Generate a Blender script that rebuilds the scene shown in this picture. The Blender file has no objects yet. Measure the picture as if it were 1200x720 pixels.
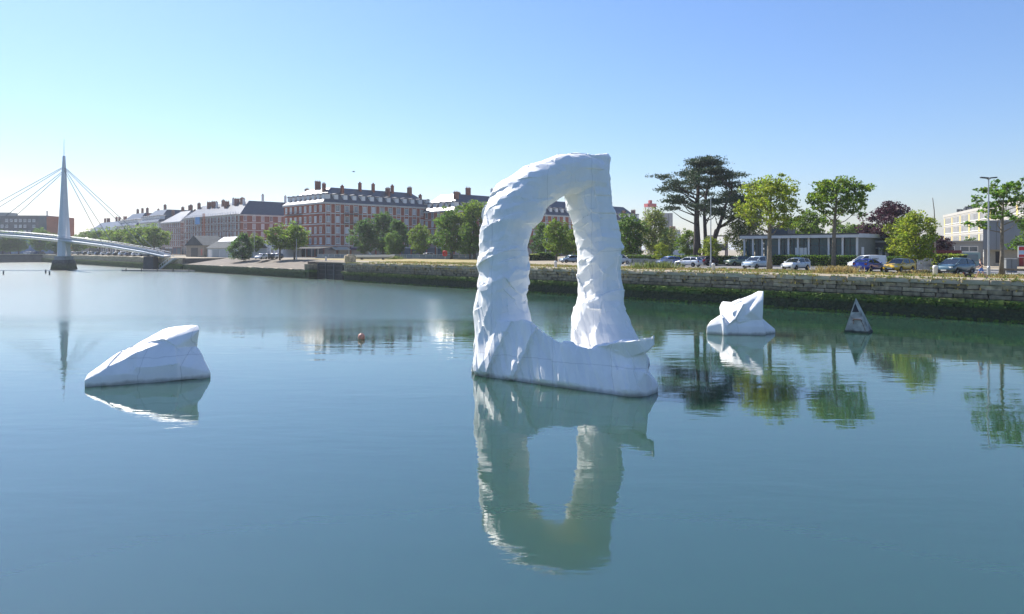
import bpy, bmesh, math, random
import numpy as np
from mathutils import Vector, Matrix, Euler

R = math.radians
random.seed(7)
SC = bpy.context.scene
COL = SC.collection

# ------------------------------------------------------------------ camera, sky, sun, exposure
F = 800.0            # focal length in photo pixels (1200 wide)
CX, HY, EYE = 600.0, 292.0, 6.3
cam_d = bpy.data.cameras.new('camera')
cam = bpy.data.objects.new('camera', cam_d)
COL.objects.link(cam)
cam.location = (0, 0, EYE)
cam.rotation_euler = (R(90), 0, 0)
cam_d.sensor_width = 36.0
cam_d.lens = 36.0 * F / 1200.0
cam_d.shift_y = -(360.0 - HY) / 1200.0
cam_d.clip_start, cam_d.clip_end = 0.3, 20000.0
SC.camera = cam

SUN_AZ, SUN_EL = 42.0, 43.0        # degrees left of the view axis, height above the horizon
world = bpy.data.worlds.new('World')
SC.world = world
world.use_nodes = True
wn = world.node_tree
wn.nodes.clear()
w_out = wn.nodes.new('ShaderNodeOutputWorld')
w_bg = wn.nodes.new('ShaderNodeBackground')
w_sky = wn.nodes.new('ShaderNodeTexSky')
w_sky.sky_type = 'NISHITA'
w_sky.sun_disc = False
w_sky.sun_elevation = R(SUN_EL)
w_sky.sun_rotation = R(-SUN_AZ)
w_sky.altitude = 0
w_sky.air_density = 1.4
w_sky.dust_density = 0.3
w_sky.ozone_density = 10.0
w_bg.inputs[1].default_value = 0.074
w_wb = wn.nodes.new('ShaderNodeMix'); w_wb.data_type = 'RGBA'; w_wb.blend_type = 'MULTIPLY'; w_wb.inputs[0].default_value = 1.0
w_wb.inputs['B'].default_value = (1.04, 0.94, 1.0, 1.0)      # even white balance over the whole sky
wn.links.new(w_sky.outputs[0], w_wb.inputs['A'])
wn.links.new(w_wb.outputs['Result'], w_bg.inputs[0])
wn.links.new(w_bg.outputs[0], w_out.inputs[0])

sun_d = bpy.data.lights.new('sun', 'SUN')
sun_d.energy = 4.2
sun_d.angle = R(0.55)
sun_d.color = (1.0, 0.955, 0.88)
sun = bpy.data.objects.new('sun', sun_d)
COL.objects.link(sun)
_sd = Vector((-math.sin(R(SUN_AZ)) * math.cos(R(SUN_EL)), math.cos(R(SUN_AZ)) * math.cos(R(SUN_EL)), math.sin(R(SUN_EL))))
sun.rotation_euler = _sd.to_track_quat('Z', 'Y').to_euler()
sun.location = (-200, 100, 250)

SC.view_settings.view_transform = 'Standard'
SC.view_settings.look = 'None'
SC.view_settings.exposure = 1.15
SC.view_settings.gamma = 1.0
SC.view_settings.use_curve_mapping = False
SC.render.engine = 'CYCLES'
SC.cycles.use_denoising = True
SC.cycles.max_bounces = 8
SC.cycles.volume_bounces = 0
SC.cycles.sample_clamp_indirect = 6.0
SC.cycles.caustics_reflective = False
SC.cycles.caustics_refractive = False

# ------------------------------------------------------------------ the place: quay frame
# u runs along the quay (towards the right), t away from the water; t = 0 is the face of the quay wall
DV = Vector((793.0, -800.0)).normalized()          # +u
NV = Vector((-DV.y, DV.x))                         # +t
D0, ZQ = 71.0, 3.6
QA = math.atan2(DV.y, DV.x)

def W(u, t, z=0.0):
    return Vector((DV.x * u + NV.x * (D0 + t), DV.y * u + NV.y * (D0 + t), z))
def pu(x, t=0.0):
    r = (x - CX) / F
    Y = (D0 + t) / (NV.x * r + NV.y)
    return DV.x * r * Y + DV.y * Y
def XY(x, Y):
    return Vector(((x - CX) / F * Y, Y))
def Zp(y, Y):
    return EYE + (HY - y) * Y / F
def Yg(y, z=ZQ):
    return F * (EYE - z) / (y - HY)
def PX(x, y, Y):
    return Vector(((x - CX) / F * Y, Y, EYE + (HY - y) * Y / F))

# ------------------------------------------------------------------ mesh helpers
class MB:
    def __init__(s):
        s.v, s.f, s.m = [], [], []
    def quadbox(s, x0, x1, y0, y1, z0, z1, mi=0):
        b = len(s.v)
        s.v += [(x0, y0, z0), (x1, y0, z0), (x1, y1, z0), (x0, y1, z0), (x0, y0, z1), (x1, y0, z1), (x1, y1, z1), (x0, y1, z1)]
        for q in ((0, 3, 2, 1), (4, 5, 6, 7), (0, 1, 5, 4), (1, 2, 6, 5), (2, 3, 7, 6), (3, 0, 4, 7)):
            s.f.append(tuple(b + i for i in q)); s.m.append(mi)
        return s
    box = quadbox
    def face(s, pts, mi=0):
        b = len(s.v)
        s.v += [tuple(p) for p in pts]
        s.f.append(tuple(range(b, b + len(pts)))); s.m.append(mi)
        return s
    def tube(s, p, q, r0, r1=None, n=8, mi=0, caps=True):
        p, q = Vector(p), Vector(q)
        r1 = r0 if r1 is None else r1
        d = (q - p)
        if d.length < 1e-6: return s
        d.normalize()
        a = d.orthogonal().normalized(); c = d.cross(a)
        b = len(s.v)
        for (o, r) in ((p, r0), (q, r1)):
            for i in range(n):
                t = 2 * math.pi * i / n
                s.v.append(tuple(o + a * (math.cos(t) * r) + c * (math.sin(t) * r)))
        for i in range(n):
            j = (i + 1) % n
            s.f.append((b + i, b + j, b + n + j, b + n + i)); s.m.append(mi)
        if caps:
            s.f.append(tuple(b + i for i in reversed(range(n)))); s.m.append(mi)
            s.f.append(tuple(b + n + i for i in range(n))); s.m.append(mi)
        return s
    def path(s, pts, rads, n=6, mi=0):
        # one continuous tapered tube through the points
        P = [Vector(p) for p in pts]
        b = len(s.v)
        a = None
        for k, p in enumerate(P):
            d = (P[min(k + 1, len(P) - 1)] - P[max(k - 1, 0)]).normalized()
            if a is None: a = d.orthogonal().normalized()
            else:
                a = (a - d * a.dot(d))
                a = a.normalized() if a.length > 1e-5 else d.orthogonal().normalized()
            c = d.cross(a)
            for i in range(n):
                t = 2 * math.pi * i / n
                s.v.append(tuple(p + a * (math.cos(t) * rads[k]) + c * (math.sin(t) * rads[k])))
        for k in range(len(P) - 1):
            for i in range(n):
                j = (i + 1) % n
                s.f.append((b + k * n + i, b + k * n + j, b + (k + 1) * n + j, b + (k + 1) * n + i)); s.m.append(mi)
        s.f.append(tuple(b + i for i in reversed(range(n)))); s.m.append(mi)
        e = b + (len(P) - 1) * n
        s.f.append(tuple(e + i for i in range(n))); s.m.append(mi)
        return s
    def lathe(s, prof, n=12, c=(0, 0), mi=0):
        b = len(s.v)
        for (r, z) in prof:
            for i in range(n):
                t = 2 * math.pi * i / n
                s.v.append((c[0] + r * math.cos(t), c[1] + r * math.sin(t), z))
        for k in range(len(prof) - 1):
            for i in range(n):
                j = (i + 1) % n
                s.f.append((b + k * n + i, b + k * n + j, b + (k + 1) * n + j, b + (k + 1) * n + i)); s.m.append(mi)
        s.f.append(tuple(b + i for i in reversed(range(n)))); s.m.append(mi)
        e = b + (len(prof) - 1) * n
        s.f.append(tuple(e + i for i in range(n))); s.m.append(mi)
        return s
    def prism(s, pts, axis_vec, mi=0):
        n = len(pts); b = len(s.v); a = Vector(axis_vec)
        s.v += [tuple(p) for p in pts] + [tuple(Vector(p) + a) for p in pts]
        s.f.append(tuple(b + i for i in range(n))); s.m.append(mi)
        s.f.append(tuple(b + n + i for i in reversed(range(n)))); s.m.append(mi)
        for i in range(n):
            j = (i + 1) % n
            s.f.append((b + j, b + i, b + n + i, b + n + j)); s.m.append(mi)
        return s
    def mesh(s, name, mats, smooth=False, fix=True):
        me = bpy.data.meshes.new(name)
        me.from_pydata(s.v, [], s.f)
        for m in (mats if isinstance(mats, (list, tuple)) else [mats]):
            me.materials.append(m)
        if any(s.m): me.polygons.foreach_set('material_index', s.m)
        if fix:
            bm = bmesh.new(); bm.from_mesh(me)
            bmesh.ops.recalc_face_normals(bm, faces=bm.faces)
            bm.to_mesh(me); bm.free()
        if smooth: me.polygons.foreach_set('use_smooth', [True] * len(me.polygons))
        me.update()
        return me
    def build(s, name, mats, parent=None, smooth=False, loc=None, rot=None, fix=True):
        return link(s.mesh(name, mats, smooth, fix), name, parent, loc, rot)

def link(me, name, parent=None, loc=None, rot=None, scale=None):
    o = bpy.data.objects.new(name, me)
    COL.objects.link(o)
    if parent is not None: o.parent = parent
    if loc is not None: o.location = loc
    if rot is not None: o.rotation_euler = (0, 0, rot) if not hasattr(rot, '__len__') else rot
    if scale is not None: o.scale = scale
    return o
def tag(o, label, cat, group=None):
    o['label'] = label; o['category'] = cat
    if group: o['group'] = group
    return o
def thing(name, label, cat, loc=(0, 0, 0), rot=0.0, group=None):
    o = link(None, name, None, loc, rot)
    o.empty_display_size = 0.5
    return tag(o, label, cat, group)
def struct(o):
    o['kind'] = 'structure'; return o
def copy_tree(o, parent=None):
    c = o.copy(); COL.objects.link(c)
    if parent is not None: c.parent = parent
    for ch in list(o.children): copy_tree(ch, c)
    return c

def np_mesh(name, V, Fq, mats, smooth=False, mi=None):
    V = np.asarray(V, dtype=np.float32); Fq = np.asarray(Fq, dtype=np.int32)
    k = Fq.shape[1]
    me = bpy.data.meshes.new(name)
    me.vertices.add(len(V)); me.vertices.foreach_set('co', V.ravel())
    me.loops.add(Fq.size); me.loops.foreach_set('vertex_index', Fq.ravel())
    me.polygons.add(len(Fq)); me.polygons.foreach_set('loop_start', np.arange(0, Fq.size, k, dtype=np.int32))
    for m in (mats if isinstance(mats, (list, tuple)) else [mats]): me.materials.append(m)
    if mi is not None: me.polygons.foreach_set('material_index', np.asarray(mi, dtype=np.int32))
    me.update(calc_edges=True)
    me.polygons.foreach_set('use_smooth', [bool(smooth)] * len(me.polygons))
    return me

# ------------------------------------------------------------------ materials
MATS = {}
def mat(name, col, rough=0.6, spec=0.5, metal=0.0, var=0.0, vscale=2.0, var2=None, bump=0.0, bscale=20.0,
        rnd=0.0, coat=0.0, detail=5.0, stretch=None, transl=0.0, island=0.0, world=False):
    """procedural principled material; var = noise colour variation, rnd = change per object, island = per leaf"""
    if name in MATS: return MATS[name]
    m = bpy.data.materials.new(name); m.use_nodes = True
    nt = m.node_tree; N = nt.nodes; L = nt.links
    b = N['Principled BSDF']; out = N['Material Output']
    b.inputs['Roughness'].default_value = rough
    b.inputs['Metallic'].default_value = metal
    b.inputs['Specular IOR Level'].default_value = spec
    b.inputs['Coat Weight'].default_value = coat
    b.inputs['Coat Roughness'].default_value = 0.06
    col = tuple(col[:3]) + (1.0,)
    cur = None
    if world: co = N.new('ShaderNodeNewGeometry').outputs['Position']
    else: co = N.new('ShaderNodeTexCoord').outputs['Object']
    if stretch:
        mp = N.new('ShaderNodeMapping'); mp.inputs['Scale'].default_value = stretch
        L.new(co, mp.inputs['Vector']); co = mp.outputs[0]
    if var or var2:
        nz = N.new('ShaderNodeTexNoise'); nz.inputs['Scale'].default_value = vscale; nz.inputs['Detail'].default_value = detail
        nz.inputs['Roughness'].default_value = 0.62
        L.new(co, nz.inputs['Vector'])
        rp = N.new('ShaderNodeValToRGB')
        rp.color_ramp.elements[0].position = 0.3; rp.color_ramp.elements[1].position = 0.72
        lo = var2 if var2 else tuple(c * (1 - var) for c in col[:3])
        hi = col[:3] if var2 else tuple(min(1, c * (1 + var)) for c in col[:3])
        rp.color_ramp.elements[0].color = tuple(lo[:3]) + (1,); rp.color_ramp.elements[1].color = tuple(hi[:3]) + (1,)
        L.new(nz.outputs['Fac'], rp.inputs[0]); cur = rp.outputs[0]
    if rnd or island:
        src = N.new('ShaderNodeObjectInfo').outputs['Random'] if rnd else N.new('ShaderNodeNewGeometry').outputs['Random Per Island']
        amt = rnd or island
        mr = N.new('ShaderNodeMapRange'); mr.inputs['To Min'].default_value = 1 - amt; mr.inputs['To Max'].default_value = 1 + amt
        L.new(src, mr.inputs['Value'])
        hs = N.new('ShaderNodeHueSaturation')
        if cur: L.new(cur, hs.inputs['Color'])
        else: hs.inputs['Color'].default_value = col
        L.new(mr.outputs[0], hs.inputs['Value'])
        mh = N.new('ShaderNodeMapRange'); mh.inputs['To Min'].default_value = 0.5 - 0.06 * amt; mh.inputs['To Max'].default_value = 0.5 + 0.06 * amt
        ml = N.new('ShaderNodeMath'); ml.operation = 'FRACT'
        mm = N.new('ShaderNodeMath'); mm.operation = 'MULTIPLY'; mm.inputs[1].default_value = 7.31
        L.new(src, mm.inputs[0]); L.new(mm.outputs[0], ml.inputs[0]); L.new(ml.outputs[0], mh.inputs['Value']); L.new(mh.outputs[0], hs.inputs['Hue'])
        cur = hs.outputs[0]
    if cur: L.new(cur, b.inputs['Base Color'])
    else: b.inputs['Base Color'].default_value = col
    if bump:
        n2 = N.new('ShaderNodeTexNoise'); n2.inputs['Scale'].default_value = bscale; n2.inputs['Detail'].default_value = 6.0
        L.new(co, n2.inputs['Vector'])
        bp = N.new('ShaderNodeBump'); bp.inputs['Strength'].default_value = min(1.0, bump); bp.inputs['Distance'].default_value = 0.05
        L.new(n2.outputs['Fac'], bp.inputs['Height']); L.new(bp.outputs[0], b.inputs['Normal'])
    if transl:
        tr = N.new('ShaderNodeBsdfTranslucent'); mx = N.new('ShaderNodeMixShader'); mx.inputs[0].default_value = transl
        if cur:
            br = N.new('ShaderNodeHueSaturation'); br.inputs['Value'].default_value = 1.35; br.inputs['Hue'].default_value = 0.485
            L.new(cur, br.inputs['Color']); L.new(br.outputs[0], tr.inputs['Color'])
        else: tr.inputs['Color'].default_value = col
        L.new(b.outputs[0], mx.inputs[1]); L.new(tr.outputs[0], mx.inputs[2]); L.new(mx.outputs[0], out.inputs['Surface'])
    MATS[name] = m
    return m

def zones_mat(name, stops, rough=0.85, nscale=0.6, namp=0.25, axis='Z', vscale=2.0, vamt=0.5, bump=0.5, bscale=5.0):
    """material whose colour changes with height (algae, wet zone), with a ragged edge"""
    m = bpy.data.materials.new(name); m.use_nodes = True
    nt = m.node_tree; N = nt.nodes; L = nt.links; b = N['Principled BSDF']
    b.inputs['Roughness'].default_value = rough
    g = N.new('ShaderNodeNewGeometry'); sp = N.new('ShaderNodeSeparateXYZ'); L.new(g.outputs['Position'], sp.inputs[0])
    nz = N.new('ShaderNodeTexNoise'); nz.inputs['Scale'].default_value = nscale; nz.inputs['Detail'].default_value = 6
    L.new(g.outputs['Position'], nz.inputs['Vector'])
    ma = N.new('ShaderNodeMath'); ma.operation = 'MULTIPLY_ADD'; ma.inputs[1].default_value = namp * 2
    L.new(nz.outputs['Fac'], ma.inputs[0]); L.new(sp.outputs[axis], ma.inputs[2])
    sb = N.new('ShaderNodeMath'); sb.operation = 'SUBTRACT'; sb.inputs[1].default_value = namp; L.new(ma.outputs[0], sb.inputs[0])
    lo, hi = stops[0][0], stops[-1][0]
    mr = N.new('ShaderNodeMapRange'); mr.inputs['From Min'].default_value = lo; mr.inputs['From Max'].default_value = hi
    L.new(sb.outputs[0], mr.inputs['Value'])
    rp = N.new('ShaderNodeValToRGB'); cr = rp.color_ramp
    while len(cr.elements) < len(stops): cr.elements.new(0.5)
    for e, (z, c) in zip(cr.elements, stops):
        e.position = (z - lo) / (hi - lo); e.color = tuple(c) + (1,)
    L.new(mr.outputs[0], rp.inputs[0])
    n2 = N.new('ShaderNodeTexNoise'); n2.inputs['Scale'].default_value = vscale; n2.inputs['Detail'].default_value = 6
    L.new(g.outputs['Position'], n2.inputs['Vector'])
    m2 = N.new('ShaderNodeMapRange'); m2.inputs['From Min'].default_value = 0.3; m2.inputs['From Max'].default_value = 0.7
    m2.inputs['To Min'].default_value = 1 - vamt; m2.inputs['To Max'].default_value = 1 + vamt
    L.new(n2.outputs['Fac'], m2.inputs['Value'])
    oi = N.new('ShaderNodeObjectInfo'); m3 = N.new('ShaderNodeMapRange'); m3.inputs['To Min'].default_value = 0.72; m3.inputs['To Max'].default_value = 1.25
    L.new(oi.outputs['Random'], m3.inputs['Value'])
    mul = N.new('ShaderNodeMath'); mul.operation = 'MULTIPLY'; L.new(m2.outputs[0], mul.inputs[0]); L.new(m3.outputs[0], mul.inputs[1])
    hs = N.new('ShaderNodeHueSaturation'); L.new(rp.outputs[0], hs.inputs['Color']); L.new(mul.outputs[0], hs.inputs['Value'])
    L.new(hs.outputs[0], b.inputs['Base Color'])
    n3 = N.new('ShaderNodeTexNoise'); n3.inputs['Scale'].default_value = bscale; n3.inputs['Detail'].default_value = 6
    L.new(g.outputs['Position'], n3.inputs['Vector'])
    bp = N.new('ShaderNodeBump'); bp.inputs['Strength'].default_value = bump; bp.inputs['Distance'].default_value = 0.08
    L.new(n3.outputs['Fac'], bp.inputs['Height']); L.new(bp.outputs[0], b.inputs['Normal'])
    return m

def white_material():
    """white sprayed coating: faint rain streaks, joints between the panels, a dirty line at the water"""
    m = bpy.data.materials.new('white_coating'); m.use_nodes = True
    nt = m.node_tree; N = nt.nodes; L = nt.links; b = N['Principled BSDF']
    b.inputs['Roughness'].default_value = 0.55; b.inputs['Specular IOR Level'].default_value = 0.35
    g = N.new('ShaderNodeNewGeometry'); sp = N.new('ShaderNodeSeparateXYZ'); L.new(g.outputs['Position'], sp.inputs[0])
    def nz(scale, st, detail=5):
        mp = N.new('ShaderNodeMapping'); mp.inputs['Scale'].default_value = st; L.new(g.outputs['Position'], mp.inputs['Vector'])
        n = N.new('ShaderNodeTexNoise'); n.inputs['Scale'].default_value = scale; n.inputs['Detail'].default_value = detail; L.new(mp.outputs[0], n.inputs['Vector']); return n.outputs['Fac']
    def mr(v, a, c, lo, hi):
        n = N.new('ShaderNodeMapRange'); n.inputs['From Min'].default_value = a; n.inputs['From Max'].default_value = c; n.inputs['To Min'].default_value = lo; n.inputs['To Max'].default_value = hi; L.new(v, n.inputs['Value']); return n.outputs[0]
    def ma(op, a, c):
        n = N.new('ShaderNodeMath'); n.operation = op
        for i, v in enumerate((a, c)):
            if isinstance(v, (int, float)): n.inputs[i].default_value = v
            else: L.new(v, n.inputs[i])
        return n.outputs[0]
    k = ma('MULTIPLY', mr(nz(1.6, (1, 1, .25)), .3, .7, .93, 1.0), mr(nz(7.0, (1, 1, .5)), .25, .75, .965, 1.0))
    wob = ma('MULTIPLY', ma('SUBTRACT', nz(1.2, (1, 1, 1)), .5), .25)
    for (ax, v0) in (('X', -1.02), ('X', 4.42), ('X', 1.9), ('Z', 1.12), ('Z', 6.2), ('X', -17.55), ('X', -15.9), ('X', 16.6)):
        d = ma('ABSOLUTE', ma('SUBTRACT', ma('ADD', sp.outputs[ax], wob), v0), 0.0)
        k = ma('MULTIPLY', k, mr(d, .006, .022, .80, 1.0))
    zz = ma('ADD', sp.outputs['Z'], ma('MULTIPLY', ma('SUBTRACT', nz(3.0, (1, 1, .6)), .5), .22))
    k = ma('MULTIPLY', k, mr(zz, .03, .2, .45, 1.0))
    rp = N.new('ShaderNodeMix'); rp.data_type = 'RGBA'; rp.blend_type = 'MULTIPLY'; rp.inputs[0].default_value = 1.0
    rp.inputs['A'].default_value = (.92, .905, .88, 1)
    cb = N.new('ShaderNodeCombineColor'); L.new(k, cb.inputs[0]); L.new(k, cb.inputs[1]); L.new(ma('MULTIPLY', k, mr(zz, .05, .3, .9, 1.0)), cb.inputs[2])
    L.new(cb.outputs[0], rp.inputs['B']); L.new(rp.outputs['Result'], b.inputs['Base Color'])
    bp = N.new('ShaderNodeBump'); bp.inputs['Strength'].default_value = .12; bp.inputs['Distance'].default_value = .03; L.new(nz(14.0, (1, 1, 1)), bp.inputs['Height']); L.new(bp.outputs[0], b.inputs['Normal'])
    return m
M_white = white_material()
M_stone = zones_mat('quay_stone', [(0.0, (0.018, 0.024, 0.012)), (0.25, (0.06, 0.085, 0.014)), (0.4, (0.022, 0.034, 0.012)), (1.3, (0.035, 0.065, 0.012)), (1.55, (0.12, 0.18, 0.02)), (1.86, (0.11, 0.15, 0.025)), (1.98, (0.21, 0.165, 0.11)), (2.4, (0.31, 0.24, 0.16)), (3.3, (0.44, 0.33, 0.20)), (3.7, (0.52, 0.42, 0.27))], namp=0.16, nscale=0.9)
M_mortar = zones_mat('wall_core', [(0.0, (0.015, 0.02, 0.01)), (1.4, (0.025, 0.04, 0.012)), (2.1, (0.05, 0.055, 0.03)), (3.6, (0.09, 0.08, 0.065))])
M_coping = mat('coping_stone', (0.50, 0.42, 0.30), 0.85, 0.3, var=0.25, vscale=1.5, rnd=0.15, bump=0.3, bscale=8)
M_algae = mat('algae', (0.12, 0.19, 0.022), 0.8, 0.3, var2=(0.03, 0.06, 0.010), vscale=1.2, island=0.4, world=True)
M_gravel = mat('quay_gravel', (0.36, 0.31, 0.235), 0.95, 0.2, var2=(0.24, 0.205, 0.15), vscale=0.35, bump=0.4, bscale=3, world=True)
M_asphalt = mat('asphalt', (0.19, 0.185, 0.18), 0.9, 0.3, var=0.3, vscale=0.4, world=True)
M_road = mat('road_asphalt', (0.075, 0.075, 0.078), 0.9, 0.3, var=0.25, vscale=0.3, world=True)
M_paint = mat('road_paint', (0.7, 0.7, 0.68), 0.7, 0.3, var=0.2, vscale=3)
M_drygrass = mat('dry_grass', (0.42, 0.33, 0.135), 0.9, 0.2, var2=(0.20, 0.19, 0.065), vscale=0.22, island=0.35, transl=0.3, world=True)
M_weed = mat('weeds', (0.15, 0.20, 0.05), 0.8, 0.3, island=0.4, transl=0.3)
M_brick = mat('red_brick', (0.38, 0.12, 0.07), 0.85, 0.25, var2=(0.27, 0.085, 0.05), vscale=0.8, bump=0.2, bscale=6)
M_brick2 = mat('brown_brick', (0.32, 0.13, 0.085), 0.85, 0.25, var2=(0.22, 0.095, 0.07), vscale=0.8, bump=0.2, bscale=6)
M_concrete = mat('pale_concrete', (0.55, 0.53, 0.49), 0.8, 0.3, var=0.12, vscale=0.7)
M_concrete2 = mat('grey_concrete', (0.30, 0.30, 0.29), 0.8, 0.3, var=0.18, vscale=0.6)
M_whitewall = mat('white_render', (0.75, 0.74, 0.71), 0.8, 0.3, var=0.08, vscale=0.5)
M_slate = mat('roof_slate', (0.035, 0.045, 0.065), 0.40, 0.55, var=0.3, vscale=1.1, bump=0.25, bscale=4)
M_frame = mat('window_frame_paint', (0.72, 0.72, 0.70), 0.5, 0.4)
M_pane = mat('window_pane', (0.10, 0.13, 0.16), 0.08, 0.8, rnd=0.6)
M_greypane = mat('grey_pane', (0.17, 0.17, 0.165), 0.5, 0.3, rnd=0.4)  # plain grey panes for the school, tone varied per window
M_curtain = mat('curtained_pane', (0.38, 0.40, 0.42), 0.15, 0.7, rnd=0.35)
M_dark = mat('dark_opening', (0.02, 0.02, 0.022), 0.5, 0.4)
M_steel = mat('galvanised_steel', (0.42, 0.43, 0.44), 0.45, 0.5, metal=0.6, var=0.1)
M_dksteel = mat('dark_steel', (0.05, 0.055, 0.06), 0.5, 0.5)
M_bridge = mat('bridge_paint', (0.66, 0.67, 0.69), 0.45, 0.5, var=0.06, vscale=0.4)
M_bark = mat('bark', (0.13, 0.105, 0.08), 0.9, 0.2, var=0.35, vscale=3, bump=0.5, bscale=8)
M_barkg = mat('grey_bark', (0.20, 0.175, 0.14), 0.9, 0.2, var=0.35, vscale=3, bump=0.5, bscale=8)
def leafm(name, c, tr=0.55, isl=0.45): return mat(name, c, 0.55, 0.35, transl=tr, island=isl)
L_plane = leafm('leaf_plane', (0.12, 0.205, 0.022))
L_yel = leafm('leaf_yellow_green', (0.20, 0.27, 0.025), 0.55)
L_dark = leafm('leaf_dark_green', (0.058, 0.135, 0.024))
L_mid = leafm('leaf_mid_green', (0.088, 0.18, 0.022))
L_cyp = leafm('leaf_cypress', (0.040, 0.068, 0.030), 0.3)
L_plum = leafm('leaf_purple', (0.055, 0.018, 0.028), 0.3)
L_willow = leafm('leaf_willow', (0.17, 0.22, 0.055), 0.55)
L_hedge = leafm('leaf_hedge', (0.075, 0.155, 0.018), 0.4)

# ------------------------------------------------------------------ water
def water_material():
    m = bpy.data.materials.new('basin_water'); m.use_nodes = True
    nt = m.node_tree; N = nt.nodes; L = nt.links; b = N['Principled BSDF']
    b.inputs['Base Color'].default_value = (0.021, 0.056, 0.036, 1)
    b.inputs['Roughness'].default_value = 0.015
    b.subsurface_method = 'BURLEY'
    b.inputs['Subsurface Weight'].default_value = 1.0
    b.inputs['Subsurface Radius'].default_value = (1.0, 2.2, 2.0)
    b.inputs['Subsurface Scale'].default_value = 1.5
    b.inputs['IOR'].default_value = 2.3
    b.inputs['Specular IOR Level'].default_value = 0.5
    g = N.new('ShaderNodeNewGeometry')
    sp = N.new('ShaderNodeSeparateXYZ'); L.new(g.outputs['Position'], sp.inputs[0])
    def noise(scale, stretch, detail=3.0, rough=0.55, rot=0.0):
        mp = N.new('ShaderNodeMapping'); mp.inputs['Scale'].default_value = stretch; mp.inputs['Rotation'].default_value = (0, 0, rot)
        L.new(g.outputs['Position'], mp.inputs['Vector'])
        nz = N.new('ShaderNodeTexNoise'); nz.inputs['Scale'].default_value = scale; nz.inputs['Detail'].default_value = detail
        nz.inputs['Roughness'].default_value = rough
        L.new(mp.outputs[0], nz.inputs['Vector']); return nz.outputs['Fac']
    def math_(op, a, c=None, d=None, clamp=False):
        n = N.new('ShaderNodeMath'); n.operation = op; n.use_clamp = clamp
        for i, v in enumerate((a, c, d)):
            if v is None: continue
            if isinstance(v, (int, float)): n.inputs[i].default_value = v
            else: L.new(v, n.inputs[i])
        return n.outputs[0]
    def ramp(v, a, c):
        n = N.new('ShaderNodeMapRange'); n.interpolation_type = 'SMOOTHSTEP'
        n.inputs['From Min'].default_value = a; n.inputs['From Max'].default_value = c
        L.new(v, n.inputs['Value']); return n.outputs[0]
    # breeze patch: the open basin beyond about 55 m and left of the arch is ruffled, the rest lies calm
    wob = noise(0.045, (0.6, 1.6, 1), 4.0, 0.6)
    yy = math_('ADD', sp.outputs['Y'], math_('MULTIPLY', wob, 26.0))
    xx = math_('ADD', sp.outputs['X'], math_('MULTIPLY', wob, 34.0))
    far = ramp(yy, 58.0, 78.0)
    left = math_('SUBTRACT', 1.0, ramp(xx, 8.0, 40.0))
    ruffle = math_('MULTIPLY', far, left)
    calm = noise(0.9, (0.55, 1.5, 1), 2.0, 0.5, 0.15)
    fine = noise(3.2, (0.6, 1.5, 1), 3.0, 0.55, -0.1)
    chop = noise(2.2, (0.8, 1.3, 1), 4.0, 0.65, 0.2)
    patch = ramp(noise(0.10, (0.5, 1.6, 1), 3.0), 0.35, 0.7)
    h1 = math_('MULTIPLY', calm, math_('MULTIPLY_ADD', patch, 0.009, 0.003))
    h2 = math_('MULTIPLY', fine, math_('MULTIPLY_ADD', patch, 0.0018, 0.0009))
    h3 = math_('MULTIPLY', chop, math_('MULTIPLY', ruffle, 0.007))
    h = math_('ADD', math_('ADD', h1, h2), h3)
    L.new(math_('MULTIPLY_ADD', ruffle, 0.20, 0.012), b.inputs['Roughness'])
    bp = N.new('ShaderNodeBump'); bp.inputs['Strength'].default_value = 1.0; bp.inputs['Distance'].default_value = 1.0
    L.new(h, bp.inputs['Height']); L.new(bp.outputs[0], b.inputs['Normal'])
    return m
M_water = water_material()
wb = MB(); wb.face([(-6000, -400, 0), (6000, -400, 0), (6000, 6000, 0), (-6000, 6000, 0)])
struct(wb.build('water', M_water))

# ------------------------------------------------------------------ quay: ground, roads
U_END = pu(50)                       # head of the basin
U_A, U_B, U_C = pu(214), pu(358), pu(406)    # slipway from A to B, dock gate recess from B to C
U_R = pu(1330)
def qrect(mb, u0, u1, t0, t1, z, mi=0):
    mb.face([W(u0, t0, z), W(u1, t0, z), W(u1, t1, z), W(u0, t1, z)], mi)
gb = MB()
SLIP_T = 13.0
BIG = 6000.0
qrect(gb, -BIG, U_END, -400, 0.6, ZQ)
qrect(gb, -BIG, U_END, 0.6, SLIP_T, ZQ)
qrect(gb, U_END, U_A, 0.6, SLIP_T, ZQ)
qrect(gb, U_C, BIG, 0.6, SLIP_T, ZQ)
qrect(gb, -BIG, BIG, SLIP_T, BIG, ZQ)
qrect(gb, U_B, U_C, 6.0, SLIP_T, ZQ)
struct(gb.build('ground', M_gravel, fix=False))
# slipway: a ramp falling from the quay to a low algae grown wall
sb = MB()
n = 24
for i in range(n):
    a, c = U_A + (U_B - U_A) * i / n, U_A + (U_B - U_A) * (i + 1) / n
    sb.face([W(a, 0.5, 1.95), W(c, 0.5, 1.95), W(c, SLIP_T, ZQ), W(a, SLIP_T, ZQ)])
sb.face([W(U_A, 0, 1.0), W(U_A, SLIP_T, 1.0), W(U_A, SLIP_T, ZQ), W(U_A, 0, ZQ)]); sb.face([W(U_B, 0.5, 1.0), W(U_B, SLIP_T, 1.0), W(U_B, SLIP_T, ZQ), W(U_B, 0.5, ZQ)])
struct(sb.build('slipway', mat('slipway_stone', (0.20, 0.165, 0.13), 0.9, 0.3, var2=(0.10, 0.085, 0.07), vscale=0.5, world=True, bump=0.4, bscale=2, stretch=(1, 1, 1)), fix=False))
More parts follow.
